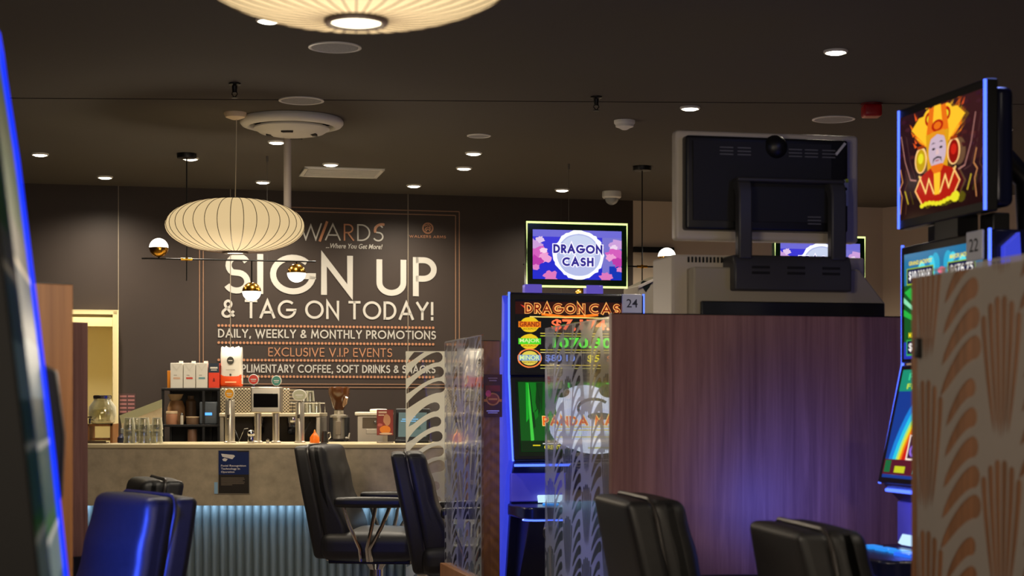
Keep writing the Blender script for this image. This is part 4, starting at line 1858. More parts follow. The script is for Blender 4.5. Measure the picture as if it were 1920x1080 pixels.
def glass_screen(name, label, x0, y0, x1, y1, z0, z1, s, ox=0, oy=0, plinth=None, group='patterned glass dividers', film=None):
    """patterned pane standing from floor point x0,y0 to x1,y1"""
    L = math.hypot(x1 - x0, y1 - y0)
    t = thing(name, label, 'divider', (x0, y0, 0), math.atan2(y1 - y0, x1 - x0), group)
    if film is not M_FROSTW:
        mb = MB()
        mb.box((L / 2, 0, (z0 + z1) / 2), (L, .008, z1 - z0))
        mb.build('glass_pane', M_GLASS, t)
    H = z1 - z0 - .004
    f = frost_mesh('frosted_pattern', L - .004, H, leaf_pattern(L - .004, H, s, ox, oy), t, -.0048)
    f.location.z = z0 + .002
    f.location.x = .002
    if film:
        f.data.materials[0] = film
    mb = MB()
    if plinth is not None:
        mb.box((L / 2, 0, z0 / 2), (L, .05, z0))
        mb.build('wooden_plinth', plinth, t, bevel=.003)
    else:
        mb.box((L / 2, 0, z0 / 2), (L, .03, z0))
        mb.build('floor_channel', M_DARKMETAL, t)
    return t


TOP = EYE + .28
# beside machine 24
glass_screen('glass_divider', 'patterned glass divider overlapping the glowing Dragon screens', .3126 - .225 * .84, 5.4 + .973 * .84, .3126, 5.4, .10, TOP, .80, .02, .03)
# by the bar
glass_screen('glass_divider', 'narrow oblique patterned glass divider standing between bar chair and machine', -.1158 - .225 * .78, 6.8 + .973 * .78, -.1158, 6.8, .66, TOP, .80, .05, .06, M_WOOD2)
glass_screen('glass_divider', 'patterned glass divider facing out in front of the payment terminal', -.546, 8.83, -.17, 8.83, .10, EYE + .279, 1.35, -.20, .05, film=M_FROSTB)
# big one nearest the camera, backed with wood
xa, ya, xb, yb = .822, 3.48, .822 + .225 * .95, 3.48 - .973 * .95
pd = glass_screen('patterned_divider', 'large blurred patterned glass divider over wood beside the painted machine', xa, ya, xb, yb, .10, TOP - .008, 1.0, -.035, .10, None, None, M_FROSTW)
mb = MB()
L_ = .95
mb.box((L_ / 2 - .014, .0115, TOP / 2 - .01), (L_ + .028, .03, TOP - .02))
mb.build('wood_backing', wood('dark_brown_wood', (122, 82, 54), (88, 60, 38)), pd, bevel=.002)
mb = MB()
mb.box((.018, -.010, EYE + .115), (.012, .016, .040))
mb.build('latch', M_BLACK, pd, bevel=.003)
pd['category'] = 'divider'


def board(name, label, x0, y0, x1, y1, ztop, m, th=.032, foot=None):
    L = math.hypot(x1 - x0, y1 - y0)
    t = thing(name, label, 'divider', (x0, y0, 0), math.atan2(y1 - y0, x1 - x0))
    mb = MB()
    z0 = 0.0 if foot is None else foot
    mb.box((L / 2, th / 2, (ztop + z0) / 2), (L, th, ztop - z0))
    mb.build('panel', m, t, bevel=.002)
    mb = MB()
    if foot is None:
        mb.box((L / 2, th / 2, ztop + .0015), (L - .002, th - .002, .003))
        mb.build('top_edging', M_DARKMETAL, t)
    else:
        mb.box((L / 2, th / 2, foot / 2), (L, th + .02, foot))
        mb.build('kick_plinth', M_BLACK, t)
    return t


a = P(1147, 592, 5.27)
c = P(1700, 596, 5.48)
board('wood_divider', 'wide mauve wood divider below the silver monitor back', a.x, a.y, c.x, c.y, TOP, M_WOOD)
a, c = P(-300, 0, 3.72), P(137, 535, 4.0)
board('wood_divider', 'warm brown wood divider behind the dark machine edge', a.x, a.y, c.x, c.y, TOP, M_WOOD2)
a, c = P(-120, 0, 5.5), P(165, 605, 5.82)
board('wood_divider', 'mauve wood divider beside the drink dispenser and blue chair', a.x, a.y, c.x, c.y, TOP, M_WOOD, foot=.84)
a, c = P(902, 0, 6.99), P(937, 640, 7.0)
wb_ = board('wood_divider', 'dark brown wood divider carrying a maroon flyer', a.x, a.y, c.x, c.y, EYE + .261, M_WOOD2, th=.012)
# flyer
p = P(924, 742, 6.984)
t = thing('promotion_flyer', 'maroon promotion flyer with round gold emblem on brown divider', 'poster', (p.x, p.y + .005, p.z), math.atan2(.01, .078))
w2, h2 = 35 * 7.01 / FPX, 80 * 7.01 / FPX
mb = MB()
mb.box((0, 0, 0), (w2, .003, h2))
mb.build('sheet', mat('flyer_maroon', (74, 18, 34), .4), t)
A = Art(w2, h2, -.002)
A.rect(.1, .60, .9, .74, mat('flyer_red', (130, 24, 40), .4))
A.ell(.5, .42, .36, .15, mat('flyer_gold', (214, 132, 64), .4), 26)
A.ell(.5, .42, .29, .115, mat('flyer_rust', (140, 52, 40), .4), 26)
A.rect(.26, .40, .74, .44, mat('flyer_gold', (214, 132, 64), .4))
A.ell(.26, .55, .15, .08, mat('flyer_pink', (214, 70, 96), .4), 20)
A.rect(.02, .36, .16, .42, mat('flyer_gold', (214, 132, 64), .4))
A.rect(.84, .36, .98, .42, mat('flyer_gold', (214, 132, 64), .4))
A.rect(.25, .90, .75, .92, mat('flyer_pale', (170, 130, 140), .4))
A.rect(.30, .84, .70, .87, mat('flyer_pale', (170, 130, 140), .4))
A.rect(.16, .13, .84, .16, mat('flyer_pale2', (200, 190, 220), .4))
A.rect(.24, .09, .76, .11, mat('flyer_pale2', (200, 190, 220), .4))
A.build('print', t)

# ------------------------------------------------------------------ gaming machines
M_BLUELED = em((74, 104, 255), 2.6)
M_BLUELED2 = em((12, 48, 255), 1.5)
M_LIME = em((226, 250, 150), 1.6)


def art_title(s, A, u0, u1, v0, v1):
    A.outline_word(s, u0, u1, v0, v1, .30, em((255, 176, 90), 1.0), .15, em((130, 22, 8), .8))


def dragon_topper(A):
    A.rect(0, 0, 1, 1, em((62, 58, 214), 1.0))
    A.rect(0, 0, 1, .42, em((34, 42, 205), 1.0))
    A.rect(.0, .86, 1, 1, em((112, 108, 214), 1.0))
    A.rect(.78, .05, 1, .86, em((128, 124, 216), .9))
    A.rect(.86, .02, 1, .28, em((22, 58, 190), .9))
    for (u, v, r, col) in ((.03, .70, .10, (206, 160, 220)), (.08, .80, .06, (228, 200, 236)), (.06, .52, .13, (214, 96, 190)), (.13, .44, .09, (240, 160, 214)), (.03, .36, .10, (190, 60, 170)),
                           (.12, .58, .05, (250, 210, 236)), (.03, .24, .05, (226, 130, 200)), (.20, .06, .10, (222, 120, 190)), (.95, .72, .10, (206, 160, 220)), (.91, .66, .05, (240, 214, 240)),
                           (.92, .50, .12, (214, 96, 190)), (.87, .46, .07, (240, 160, 214)), (.97, .36, .09, (190, 60, 170)), (.98, .22, .05, (226, 130, 200)), (.82, .04, .09, (222, 120, 190))):
        A.ell(u, v, r * .8, r * 1.1, em(col, 1.0), 18, .28)
    A.ell(.515, .50, .285, .50, em((236, 240, 255), 1.25), 60, .04)
    A.ell(.515, .50, .245, .43, em((182, 190, 232), 1.0), 40, .01)
    A.ell(.515, .62, .20, .28, em((204, 214, 240), 1.0), 40, .01)
    A.outline_word('DRAGON', .23, .78, .53, .71, .40, em((240, 236, 255), 1.2), .24, em((52, 44, 150), .9))
    A.outline_word('CASH', .33, .68, .27, .45, .40, em((240, 236, 255), 1.2), .24, em((52, 44, 150), .9))


def dragon_upper(A):
    A.rect(0, 0, 1, 1, em((4, 10, 18), .6))
    A.rect(0, .80, 1, .97, em((56, 14, 10), .7))
    A.poly([(.04, .93), (.10, .84), (.13, .83), (.09, .90)], em((220, 60, 40), 1.0))
    A.line([(.22, .80), (.4, .765), (.55, .78), (.66, .80)], .010, em((255, 120, 20), 1.1))
    A.line([(.12, .765), (.98, .752)], .004, em((255, 220, 120), 1.1))
    art_title('DRAGON', A, .08, .56, .815, .945)
    art_title('CASH', A, .60, .93, .815, .945)
    for (v, c1, c2) in ((.655, (230, 120, 20), 'GRAND'), (.425, (80, 214, 40), 'MAJOR'), (.20, (120, 150, 190), 'MINOR')):
        A.ell(.115, v, .078, .105, em((236, 196, 30), 1.0), 22, .04)
        if c2 == 'MINOR':
            A.ell(.115, v, .098, .13, em((250, 130, 60), 1.1), 26, .02)
            A.ell(.115, v, .086, .115, em((40, 24, 20), .6), 26)
            A.ell(.115, v, .072, .098, em((226, 206, 80), 1.0), 26)
        A.rect(.025, v - .035, .205, v + .045, em(c1, 1.0))
        A.font(c2, .035, .195, v - .025, v + .04, em((140, 30, 10) if c2 == 'GRAND' else (230, 255, 170), .9), .02)
        A.font('JACKPOT', .06, .17, v - .075, v - .045, em((120, 60, 10), .8), .01)
    for v0, v1, col in ((.535, .545, (250, 220, 90)), (.50, .510, (216, 230, 60)), (.31, .32, (240, 226, 60)), (.275, .283, (250, 232, 150)), (.10, .11, (250, 220, 90)), (.06, .066, (230, 230, 120))):
        A.rect(.20, v0, .98, v1, em(col, 1.0))
    A.font('$7,174.40', .29, .93, .565, .735, em((255, 104, 62), 1.5), .03)
    A.font('1070.30', .30, .78, .34, .485, em((84, 236, 60), 1.5), .03)
    A.rect(.22, .13, .98, .265, em((22, 26, 48), .7))
    A.font('$80.10', .24, .48, .145, .25, em((130, 160, 255), 1.1), .02)
    A.font('$5', .58, .68, .14, .25, em((240, 226, 40), 1.1), .02)
    A.font('$0.04', .74, .96, .14, .245, em((255, 140, 50), 1.1), .02)


def panda_lower(A):
    A.rect(0, 0, 1, 1, em((3, 24, 10), .7))
    A.rect(.02, .06, .98, .98, em((10, 92, 24), .8))
    random.seed(3)
    for k in range(60):
        u = random.uniform(.03, .93)
        wd = random.uniform(.006, .04)
        v0 = random.uniform(.15, .6)
        A.poly([(u, v0), (u + wd, v0 + .05), (u + wd + random.uniform(-.04, .05), .97), (u + random.uniform(-.04, .04), .97)], em(random.choice(((22, 170, 40), (12, 120, 28), (70, 214, 70), (6, 56, 16))), .9))
    A.rect(.02, .06, .98, .20, em((6, 44, 14), .7))
    for (u, v, ru, rv, col) in ((.55, .62, .24, .32, (222, 232, 254)), (.55, .36, .30, .30, (206, 218, 252)), (.36, .86, .07, .09, (30, 60, 40)), (.74, .86, .07, .09, (30, 60, 40)),
                                (.62, .14, .20, .12, (216, 226, 246))):
        A.ell(u, v, ru, rv, em(col, 1.0), 30)
    A.line(arc(.62, .62, .13, .13, 200, 40, 10), .012, em((60, 80, 80), .8))
    A.ell(.66, .52, .10, .05, em((70, 90, 96), .8), 18)
    A.outline_word('PANDA', .20, .56, .40, .52, .32, em((255, 220, 120), 1.1), .20, em((236, 96, 20), 1.0))
    A.outline_word('MAGIC', .62, .96, .40, .52, .32, em((255, 220, 120), 1.1), .20, em((236, 96, 20), 1.0))
    for v in (.37, .33, .24):
        A.rect(.30, v, .98, v + .012, em((230, 216, 60), 1.0))
    A.ell(.80, .29, .08, .05, em((250, 250, 235), 1.3), 20)
    for u in (.38, .48, .58, .70):
        A.rect(u, .27, u + .03, .31, em((210, 230, 230), 1.0))
    A.font('CREDIT', .20, .33, .085, .14, em((240, 226, 20), 1.1), .02)
    A.rect(.19, .155, .32, .165, em((240, 240, 240), 1.0))
    A.rect(.11, .13, .17, .145, em((220, 200, 30), 1.0))
    A.rect(.55, .09, .96, .11, em((200, 200, 120), .9))


def god_topper(A):
    A.rect(0, 0, 1, 1, em((46, 18, 26), .8))
    A.rect(.5, .4, 1, 1, em((62, 26, 30), .8))
    A.rect(0, 0, 1, .18, em((36, 8, 12), .8))
    G, O, R_ = em((250, 190, 40), 1.1), em((236, 112, 20), 1.0), em((190, 26, 10), .9)
    Y, PK, DR = em((236, 226, 40), 1.0), em((236, 170, 140), 1.0), em((96, 8, 8), .8)
    random.seed(11)
    for k in range(70):
        a = math.radians(random.uniform(-10, 190))
        r0, r1 = random.uniform(.12, .34), random.uniform(.02, .09)
        u, v = .5 + r0 * math.cos(a), .70 + r0 * 1.25 * math.sin(a)
        A.poly([(u - .012, v), (u + .012, v + .01), (u + r1 * math.cos(a) + .01, v + r1 * 1.6 * abs(math.sin(a)) + .05)], em(random.choice(((236, 112, 20), (250, 180, 40), (206, 60, 14), (240, 90, 30))), 1.0))
    for k in range(24):
        u, v = random.uniform(.02, .98), random.uniform(.5, .98)
        if abs(u - .5) > .24:
            A.ell(u, v, .03, .02, em(random.choice(((70, 30, 40), (84, 34, 34), (60, 22, 40))), .8), 8, .3)
    for s in (-1, 1):
        for k in range(4):
            A.poly([(.5 + s * .10, .60), (.5 + s * (.22 + .035 * k), .68 + .05 * k), (.5 + s * (.29 - .02 * k), .76 + .055 * k), (.5 + s * (.17 - .02 * k), .78 + .05 * k), (.5 + s * .08, .70)], (O, G)[k % 2])
        A.ell(.5 + s * .105, .885, .075, .095, G, 24)
        A.ell(.5 + s * .105, .885, .050, .065, R_, 24)
        A.ell(.5 + s * .105, .885, .026, .036, Y, 20)
    A.poly([(.36, .70), (.40, .98), (.60, .98), (.64, .70)], O)
    A.poly([(.44, .80), (.46, .99), (.54, .99), (.56, .80)], G)
    A.ell(.5, .80, .07, .055, R_, 24)
    A.ell(.5, .80, .045, .035, O, 20)
    A.poly([(.38, .38), (.36, .74), (.64, .74), (.62, .38)], em((224, 160, 24), 1.0))
    A.ell(.5, .57, .105, .175, em((206, 180, 196), 1.0), 32)
    A.poly([(.40, .68), (.42, .75), (.58, .75), (.60, .68), (.5, .72)], em((232, 150, 30), 1.0))
    dk = em((40, 26, 34), .6)
    for s in (-1, 1):
        A.poly([(.5 + s * .02, .640), (.5 + s * .05, .652), (.5 + s * .075, .634), (.5 + s * .05, .640)], dk)
        A.ell(.5 + s * .045, .59, .020, .011, dk, 14)
        A.poly([(.5, .515), (.5 + s * .05, .50), (.5 + s * .055, .45), (.5 + s * .035, .49), (.5, .498)], dk)
        A.poly([(.5 + s * .012, .58), (.5 + s * .022, .535), (.5, .53), (.5, .58)], em((226, 190, 190), 1.0))
        A.poly([(.5 + s * .03, .48), (.5 + s * .026, .474), (.5, .468), (.5, .48)], em((170, 60, 60), .9))
    A.poly([(.47, .44), (.53, .44), (.515, .36), (.5, .33), (.485, .36)], dk)
    # robe
    A.poly([(.30, .36), (.42, .42), (.58, .42), (.70, .36), (.76, .24), (.68, .08), (.32, .08), (.24, .24)], R_)
    A.poly([(.42, .42), (.5, .30), (.58, .42), (.56, .44), (.44, .44)], O)
    A.poly([(.46, .36), (.54, .36), (.53, .16), (.47, .16)], G)
    for s in (-1, 1):
        A.line([(.5 + s * .22, .37), (.5 + s * .14, .20), (.5 + s * .10, .32), (.5 + s * .04, .18)], .006, em((255, 210, 120), 1.1))
        A.line([(.5 + s * .20, .36), (.5 + s * .27, .24), (.5 + s * .18, .09)], .006, em((255, 190, 110), 1.1))
        A.ell(.5 + s * .20, .52, .075, .125, em((255, 200, 130), 1.1), 28)
        A.ell(.5 + s * .20, .515, .060, .108, em((200, 160, 20), 1.0) if s < 0 else em((150, 14, 8), .9), 28)
        A.ell(.5 + s * .20, .535, .034, .05, Y if s < 0 else em((206, 34, 20), 1.0), 20)
        A.rect(.5 + s * .20 - .04, .625, .5 + s * .20 + .04, .655, em((170, 60, 14), .9))
        A.line([(.5 + s * .45, .80), (.5 + s * .40, .55), (.5 + s * .33, .36), (.5 + s * .26, .34)], .004, em((190, 130, 120), .9))
        A.line([(.5 + s * .46, .48), (.5 + s * .43, .36), (.5 + s * .47, .30), (.5 + s * .44, .22), (.5 + s * .46, .06)], .004, em((226, 150, 90), .9))
        A.line([(.5 + s * .40, .26), (.5 + s * .36, .14)], .005, em((216, 190, 50), .9))
    for k in range(9):
        A.ell(.32 + .045 * k, .085 + .012 * math.sin(k), .028, .022, Y, 14)
    A.ell(.72, .10, .05, .05, Y, 18, .1)


def prize_upper(A):
    A.rect(0, 0, 1, 1, em((10, 96, 40), .8))
    A.rect(0, .70, 1, 1, em((20, 120, 170), .9))
    for s in (-1, 1):
        for k in range(4):
            A.ell(.5 + s * (.08 + .06 * k), .86 - .02 * k, .055, .11, em(((30, 170, 210), (60, 210, 236), (18, 130, 190), (90, 226, 240))[k], 1.0), 20)
    A.ell(.5, .80, .05, .03, em((250, 120, 150), 1.0), 16)
    for k in range(9):
        a = math.radians(30 + 15 * k)
        A.poly([(.5, .20), (.5 + .9 * math.cos(a) * .9, .20 + .55 * math.sin(a)), (.5 + .9 * math.cos(a + .13) * .9, .20 + .55 * math.sin(a + .13))], em(((40, 190, 70), (150, 240, 190))[k % 2], .9))
    A.rect(0, 0, 1, .16, em((40, 60, 200), .8))
    yl, wt, nb = em((240, 220, 30), 1.1), em((250, 246, 240), 1.2), em((10, 26, 84), .7)
    for (u0, u1, s1, s2) in ((.04, .40, 'GRAND JACKPOT', '$10,000.00'), (.58, .92, 'MAJOR JACKPOT', '$676.75')):
        A.font(s1, u0 + .03, u1 - .02, .875, .925, yl, .02)
        A.rect(u0, .70, u1, .86, em((150, 190, 30), .9))
        A.rect(u0 + .01, .715, u1 - .01, .85, nb)
        A.font(s2, u0 + .03, u1 - .03, .74, .83, wt, .02)
    for (u0, u1, s1, s2) in ((.04, .40, 'MINOR', '$51.60'), (.58, .92, 'MINI', '$10.40')):
        A.font(s1, u0 + .03, u1 - .18, .20, .25, yl, .02)
        A.rect(u0, .03, u1, .18, em((60, 190, 80), .9))
        A.rect(u0 + .01, .045, u1 - .01, .17, nb)
        A.font(s2, u0 + .03, u1 - .06, .065, .15, wt, .02)


def rainbow_lower(A):
    A.rect(0, 0, 1, 1, em((14, 60, 150), .9))
    cx, cy = 1.0, -.05
    for ru, col in ((.97, (20, 130, 220)), (.92, (40, 200, 230)), (.875, (170, 230, 120)), (.85, (240, 214, 30)), (.825, (236, 120, 16)), (.80, (206, 26, 12)), (.70, (226, 50, 16)), (.60, (240, 120, 20)), (.56, (246, 214, 40)), (.49, (110, 200, 90)), (.44, (40, 190, 200)), (.36, (30, 80, 170))):
        rv = ru * 1.28
        pts = [(max(0, cx + ru * math.cos(a)), max(.03, cy + rv * math.sin(a))) for a in [math.radians(180 - 6 * q) for q in range(16)]] + [(cx, .03)]
        A.poly(pts, em(col, 1.0))
    A.rect(0, .80, 1, 1, em((20, 150, 120), .9))
    A.font('POWER', .10, .60, .90, .97, em((60, 210, 150), 1.0), .02)
    A.font('FEATURE', .10, .60, .82, .87, em((200, 230, 60), 1.0), .02)
    A.rect(0, .03, 1, .17, em((96, 20, 40), .8))
    A.rect(.28, .17, .98, .40, em((250, 226, 210), 1.1))
    A.rect(.295, .185, .98, .385, em((70, 20, 70), .8))
    A.rect(.36, .34, .9, .38, em((226, 180, 40), 1.0))
    for k in range(5):
        A.ell(.36 + .13 * k, .26, .05, .06, em((150, 110, 236), 1.0), 20)
        A.ell(.36 + .13 * k, .26, .028, .036, em((60, 40, 150), .9), 18)
    A.rect(.16, .05, .30, .11, em((200, 206, 30), 1.0))
    A.rect(.40, .05, .52, .11, em((60, 200, 200), 1.0))
    A.rect(.02, .05, .10, .16, em((20, 110, 60), .9))


def slot_machine(name, label, loc, rz, W, number, led, topper, arts, tz0, tz1, tw_, frame, group=None, deckw=.30):
    """twin screen cabinet; local -y faces the player, the screens stand at y = 0"""
    t = thing(name, label, 'gaming machine', loc, rz, group)
    h = W / 2
    body = [(.46, 0), (.46, 1.50), (.12, 1.56), (.10, 1.806), (.014, 1.806), (.014, 1.462), (-.070, 1.125), (-.030, 1.085), (.0, 1.06), (.0, .95), (.10, .60), (.10, 0)]
    mb = MB()
    mb.prism(body, 'x', -h + .012, h - .012)
    mb.build('cabinet', M_BLUEBODY, t, bevel=.004)
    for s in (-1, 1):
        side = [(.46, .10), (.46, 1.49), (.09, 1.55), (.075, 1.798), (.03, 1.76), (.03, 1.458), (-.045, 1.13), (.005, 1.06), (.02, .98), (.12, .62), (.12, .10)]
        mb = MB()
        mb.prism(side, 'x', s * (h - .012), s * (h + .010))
        mb.build('side_panel', mat('blue_led_lit_side', (60, 70, 160), .35, 0, (66, 80, 255), .55), t, bevel=.003)  # LED light on the side is put in as emission
    zu0, zu1 = 1.470, 1.800
    mb = MB()
    mb.box((0, 0, (zu0 + zu1) / 2), (W - .006, .024, zu1 - zu0))
    us = mb.build('upper_screen', M_BLACK, t, bevel=.004)
    A = Art(W - .05, zu1 - zu0 - .034, -.0125)
    arts[0](A)
    o = A.build('screen_picture', us)
    o.location = (0, 0, (zu0 + zu1) / 2 - .006)
    ll = math.hypot(.074, .332)
    tilt = -math.atan2(.074, .332)
    mb = MB()
    mb.box((0, 0, 0), (W - .006, .024, ll))
    lo = mb.build('lower_screen', M_BLACK, t, (0, -.036, 1.296), (tilt, 0, 0), bevel=.004)
    A = Art(W - .05, ll - .03, -.0125)
    arts[1](A)
    A.build('screen_picture', lo)
    for s in (-1, 1):
        mb = MB()
        mb.tube([(s * (h - .001), -.006, 1.806), (s * (h - .001), -.006, 1.466), (s * (h - .001), -.077, 1.128)], .0046, 8)
        mb.build('led_strip', led, t)
    mb = MB()
    mb.tube([(-h + .01, -.060, 1.110), (h - .01, -.060, 1.110)], .0050, 8)
    mb.build('led_strip', led, t)
    mb = MB()
    mb.box((0, -.010, 1.02), (W - .01, .03, .115))
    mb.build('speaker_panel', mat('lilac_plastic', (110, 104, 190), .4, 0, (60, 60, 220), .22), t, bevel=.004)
    mb = MB()
    mb.box((h * .2, -.028, .985), (.16, .008, .05))
    mb.build('bill_acceptor', em((40, 70, 230), .5), t, bevel=.003)
    # button deck
    r = .05
    dk = [(-h, .02), (-h, -deckw + r)] + [(-h + r - r * math.cos(a), -deckw + r - r * math.sin(a)) for a in (.4, .8, 1.2)] + [(-h + r, -deckw), (h - r, -deckw)] + [(h - r + r * math.sin(a), -deckw + r - r * math.cos(a)) for a in (.4, .8, 1.2)] + [(h, -deckw + r), (h, .02)]
    mb = MB()
    mb.prism(dk, 'z', .905, .955)
    de = mb.build('button_deck', M_BLUEBODY, t, bevel=.008, seg=3)
    mb = MB()
    for k in range(5):
        mb.box((-h * .52 + k * .085, -.155, .957), (.060, .040, .012))
    mb.build('play_buttons', em((40, 150, 255), .9), de, bevel=.003)
    mb = MB()
    mb.box((-h * .35, -.05, .975), (.15, .012, .028), (-.5, 0, 0))
    mb.build('button_label', em((190, 225, 255), 1.2), de)
    mb = MB()
    mb.box((h * .55, -.165, .957), (.09, .07, .014))
    mb.build('big_button', em((40, 110, 255), 1.0), de, bevel=.004)
    mb = MB()
    mb.tube([(q[0] * 1.002, q[1], .905) for q in dk[1:-1]], .004, 6)
    mb.build('led_strip', led, de)
    mb = MB()
    mb.prism([(.03, .905), (-deckw + .10, .905), (.05, .55), (.11, .55)], 'x', -h + .04, h - .04)
    mb.build('lower_door', M_BLUEBODY, t, bevel=.004)
    # number plate
    if number:
        mb = MB()
        mb.box((0, 0, 0), (.085, .008, .078))
        np_ = mb.build('number_plate', mat('plate_grey', (196, 200, 214), .4), t, (h - .055, -.018, 1.765), bevel=.003)
        A = Art(.085, .078, -.0045)
        A.font(number, .22, .78, .30, .74, mat('plate_ink', (40, 44, 60), .5), .005)
        A.build('digits', np_)
    # topper
    tm = (tz0 + tz1) / 2
    for s in (-1, 1):
        mb = MB()
        mb.box((s * tw_ * .30 - tw_ * .08, .085, (1.80 + tz0) / 2), (.072, .05, tz0 - 1.80 + .02))
        mb.build('topper_post', em((120, 100, 230), .55) if frame else M_BLACK, t, bevel=.004)
    mb = MB()
    mb.box((0, 0, 0), (tw_, .035, tz1 - tz0))
    tp = mb.build('topper_screen', mat('dark_green_gloss', (14, 40, 22), .15) if frame else M_BLACK, t, (.022 if frame else 0, .085 if frame else 0.0, tm), bevel=.004)
    A = Art(tw_ - (.054 if frame else .024), tz1 - tz0 - (.064 if frame else .05), -.019)
    topper(A)
    A.build('screen_picture', tp)
    mb = MB()
    a_, c_ = tw_ / 2 - .003, (tz1 - tz0) / 2 - .003
    if frame:
        mb.tube([(-a_, -.016, -c_), (a_, -.016, -c_), (a_, -.016, c_), (-a_, -.016, c_)], .0052, 8, True)
        mb.build('led_frame', M_LIME, tp)
    else:
        for s in (-1, 1):
            mb = MB()
            mb.tube([(s * a_, -.018, -c_), (s * a_, -.018, c_)], .0046, 8)
            mb.build('led_strip', led, tp)
        mb = MB()
        mb.pillow((0, .045, 0), (tw_ - .03, .06, tz1 - tz0 - .03), .02, n=3)
        mb.build('rear_housing', M_BLUEBODY, tp)
        mb = MB()
        mb.tube([(.02, .07, -.02), (.02, .17, -.0), (.02, .23, -.06), (.02, .24, -.22), (.02, .24, -.36)], .032, 12)
        mb.build('rear_arm', M_BLACK, tp)
        mb = MB()
        mb.box((.02, .02, -(tz1 - tz0) / 2 - .02), (.13, .06, .06))
        mb.build('neck', M_BLACK, tp)
    return t


p = P(1081, 0, 7.0)
m24 = slot_machine('slot_machine', 'lit slot machine numbered 24 with lime framed topper screen', (p.x, p.y, 0), RZ, .568, '24', M_BLUELED, dragon_topper,
                   (dragon_upper, panda_lower), 1.834, 2.100, .432, True)
mm = copy_tree(m24)
p = P(1541, 0, 7.55)
mm.location = (p.x, p.y, 0)
tag(mm, 'slot machine hidden behind the big silver monitor except its topper', 'gaming machine')
p = ((1.123 + 1.232) / 2, (4.92 + 4.43) / 2)
m22 = slot_machine('slot_machine', 'lit slot machine numbered 22 with robed figure on its topper', (p[0], p[1], 0), RZ - PI / 2, .500, '22', M_BLUELED, god_topper,
                   (prize_upper, rainbow_lower), 1.850, 2.192, .500, False)
add_light('SPOT', 'machine_glow', (p[0] - .20, p[1] + .30, 1.02), 6.5, (.10, .14, 1.0), spot_size=math.radians(95), spot_blend=1.0, shadow_soft_size=.05, aim=(p[0] - .36, p[1] + .75, 1.10))
add_light('POINT', 'topper_glow', (p[0] + .12, p[1] - .1, 2.34), 2.0, (.24, .32, 1.0), shadow_soft_size=.06)
add_light('POINT', 'deck_glow', (p[0] - .10, p[1] + .05, 1.07), .35, (.10, .16, 1.0), shadow_soft_size=.04)

# dark machine at the edge of the picture, seen almost edge on
t = thing('curved_machine', 'dark curved gaming machine with long blue light edge', 'gaming machine', (-.697, 2.46, 0), RZ + PI / 2)
zc_ = [(1.93, .055), (1.90, .05), (1.86, .045), (1.7345, .026), (1.517, 0.0), (1.275, -.028), (1.0825, -.048), (.92, -.06)]
HW = .25
mb = MB()
mb.prism([(.50, 0), (.50, 1.90)] + [(y + .012, z) for z, y in zc_] + [(.0, .85), (.05, .55), (.05, 0)], 'x', -HW, HW)
mb.build('cabinet', M_BLACK, t, bevel=.004)
mb = MB()
BANDS = [(1.95, (60, 78, 30)), (1.80, (74, 80, 44)), (1.70, (50, 74, 26)), (1.60, (84, 82, 70)), (1.545, (210, 190, 160)), (1.535, (60, 78, 84)), (1.44, (96, 116, 120)), (1.36, (48, 70, 66)), (1.30, (150, 150, 140)), (1.29, (50, 78, 70)),
         (1.20, (46, 92, 30)), (1.175, (190, 186, 170)), (1.165, (110, 124, 116)), (1.10, (60, 84, 90)), (1.04, (44, 76, 92)), (.86, (30, 40, 50))]


def yat(z):
    for (za, ya), (zb2, yb2) in zip(zc_, zc_[1:]):
        if zb2 <= z <= za:
            return ya + (yb2 - ya) * (za - z) / (za - zb2)
    return zc_[0][1] if z > zc_[0][0] else zc_[-1][1]


sm = []
for (za, col), (zb2, _) in zip(BANDS, BANDS[1:]):
    m = mat('dim_screen_reflection_%d_%d_%d' % col, (10, 12, 12), .35, 0, col, .75, spec=.2)  # dim screen and the reflections on it, painted as glowing bands
    mb.mi = len(sm)
    sm.append(m)
    n_ = max(1, int((za - zb2) / .05))
    for q in range(n_):
        z0_, z1_ = za + (zb2 - za) * q / n_, za + (zb2 - za) * (q + 1) / n_
        mb.add([(-HW + .012, yat(z0_) - .002, z0_), (HW - .012, yat(z0_) - .002, z0_), (HW - .012, yat(z1_) - .002, z1_), (-HW + .012, yat(z1_) - .002, z1_)], [(0, 1, 2, 3)])
mb.build('curved_screen', sm, t, fix=False)
mb = MB()
pts = [(HW, y - .004, z) for z, y in zc_]
mb.tube([(HW - .05, .075, 1.955), (HW - .01, .06, 1.945)] + pts, .0044, 10)
mb.build('led_strip', M_BLUELED2, t)
mb = MB()
mb.prism([(-.038, 1.405), (-.010, 1.42), (.02, 1.42), (.02, 1.20), (-.046, 1.20), (-.050, 1.30)], 'x', HW + .01, HW + .10)
mb.build('side_shroud', M_BLACK, t, bevel=.004)
mb = MB()
mb.prism([(.02, .90), (-.26, .90), (-.27, .86), (.02, .82)], 'x', -HW, HW)
mb.build('button_deck', M_BLUEBODY, t, bevel=.01)
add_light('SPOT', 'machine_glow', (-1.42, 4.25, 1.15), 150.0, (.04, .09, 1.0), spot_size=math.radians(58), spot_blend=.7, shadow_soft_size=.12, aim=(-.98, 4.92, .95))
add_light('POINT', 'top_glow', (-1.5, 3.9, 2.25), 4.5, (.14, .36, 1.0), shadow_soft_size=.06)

# big monitor seen from behind
p = P(1436, 0, 5.62)
t = thing('rear_machine', 'machine seen from behind with silver framed monitor and black bracket', 'gaming machine', (p.x, p.y, 0), RZ * .9)


def rxz(x, y, d=5.60):
    q = P(x, y, d)
    return (q.x - p.x) / math.cos(RZ), q.z


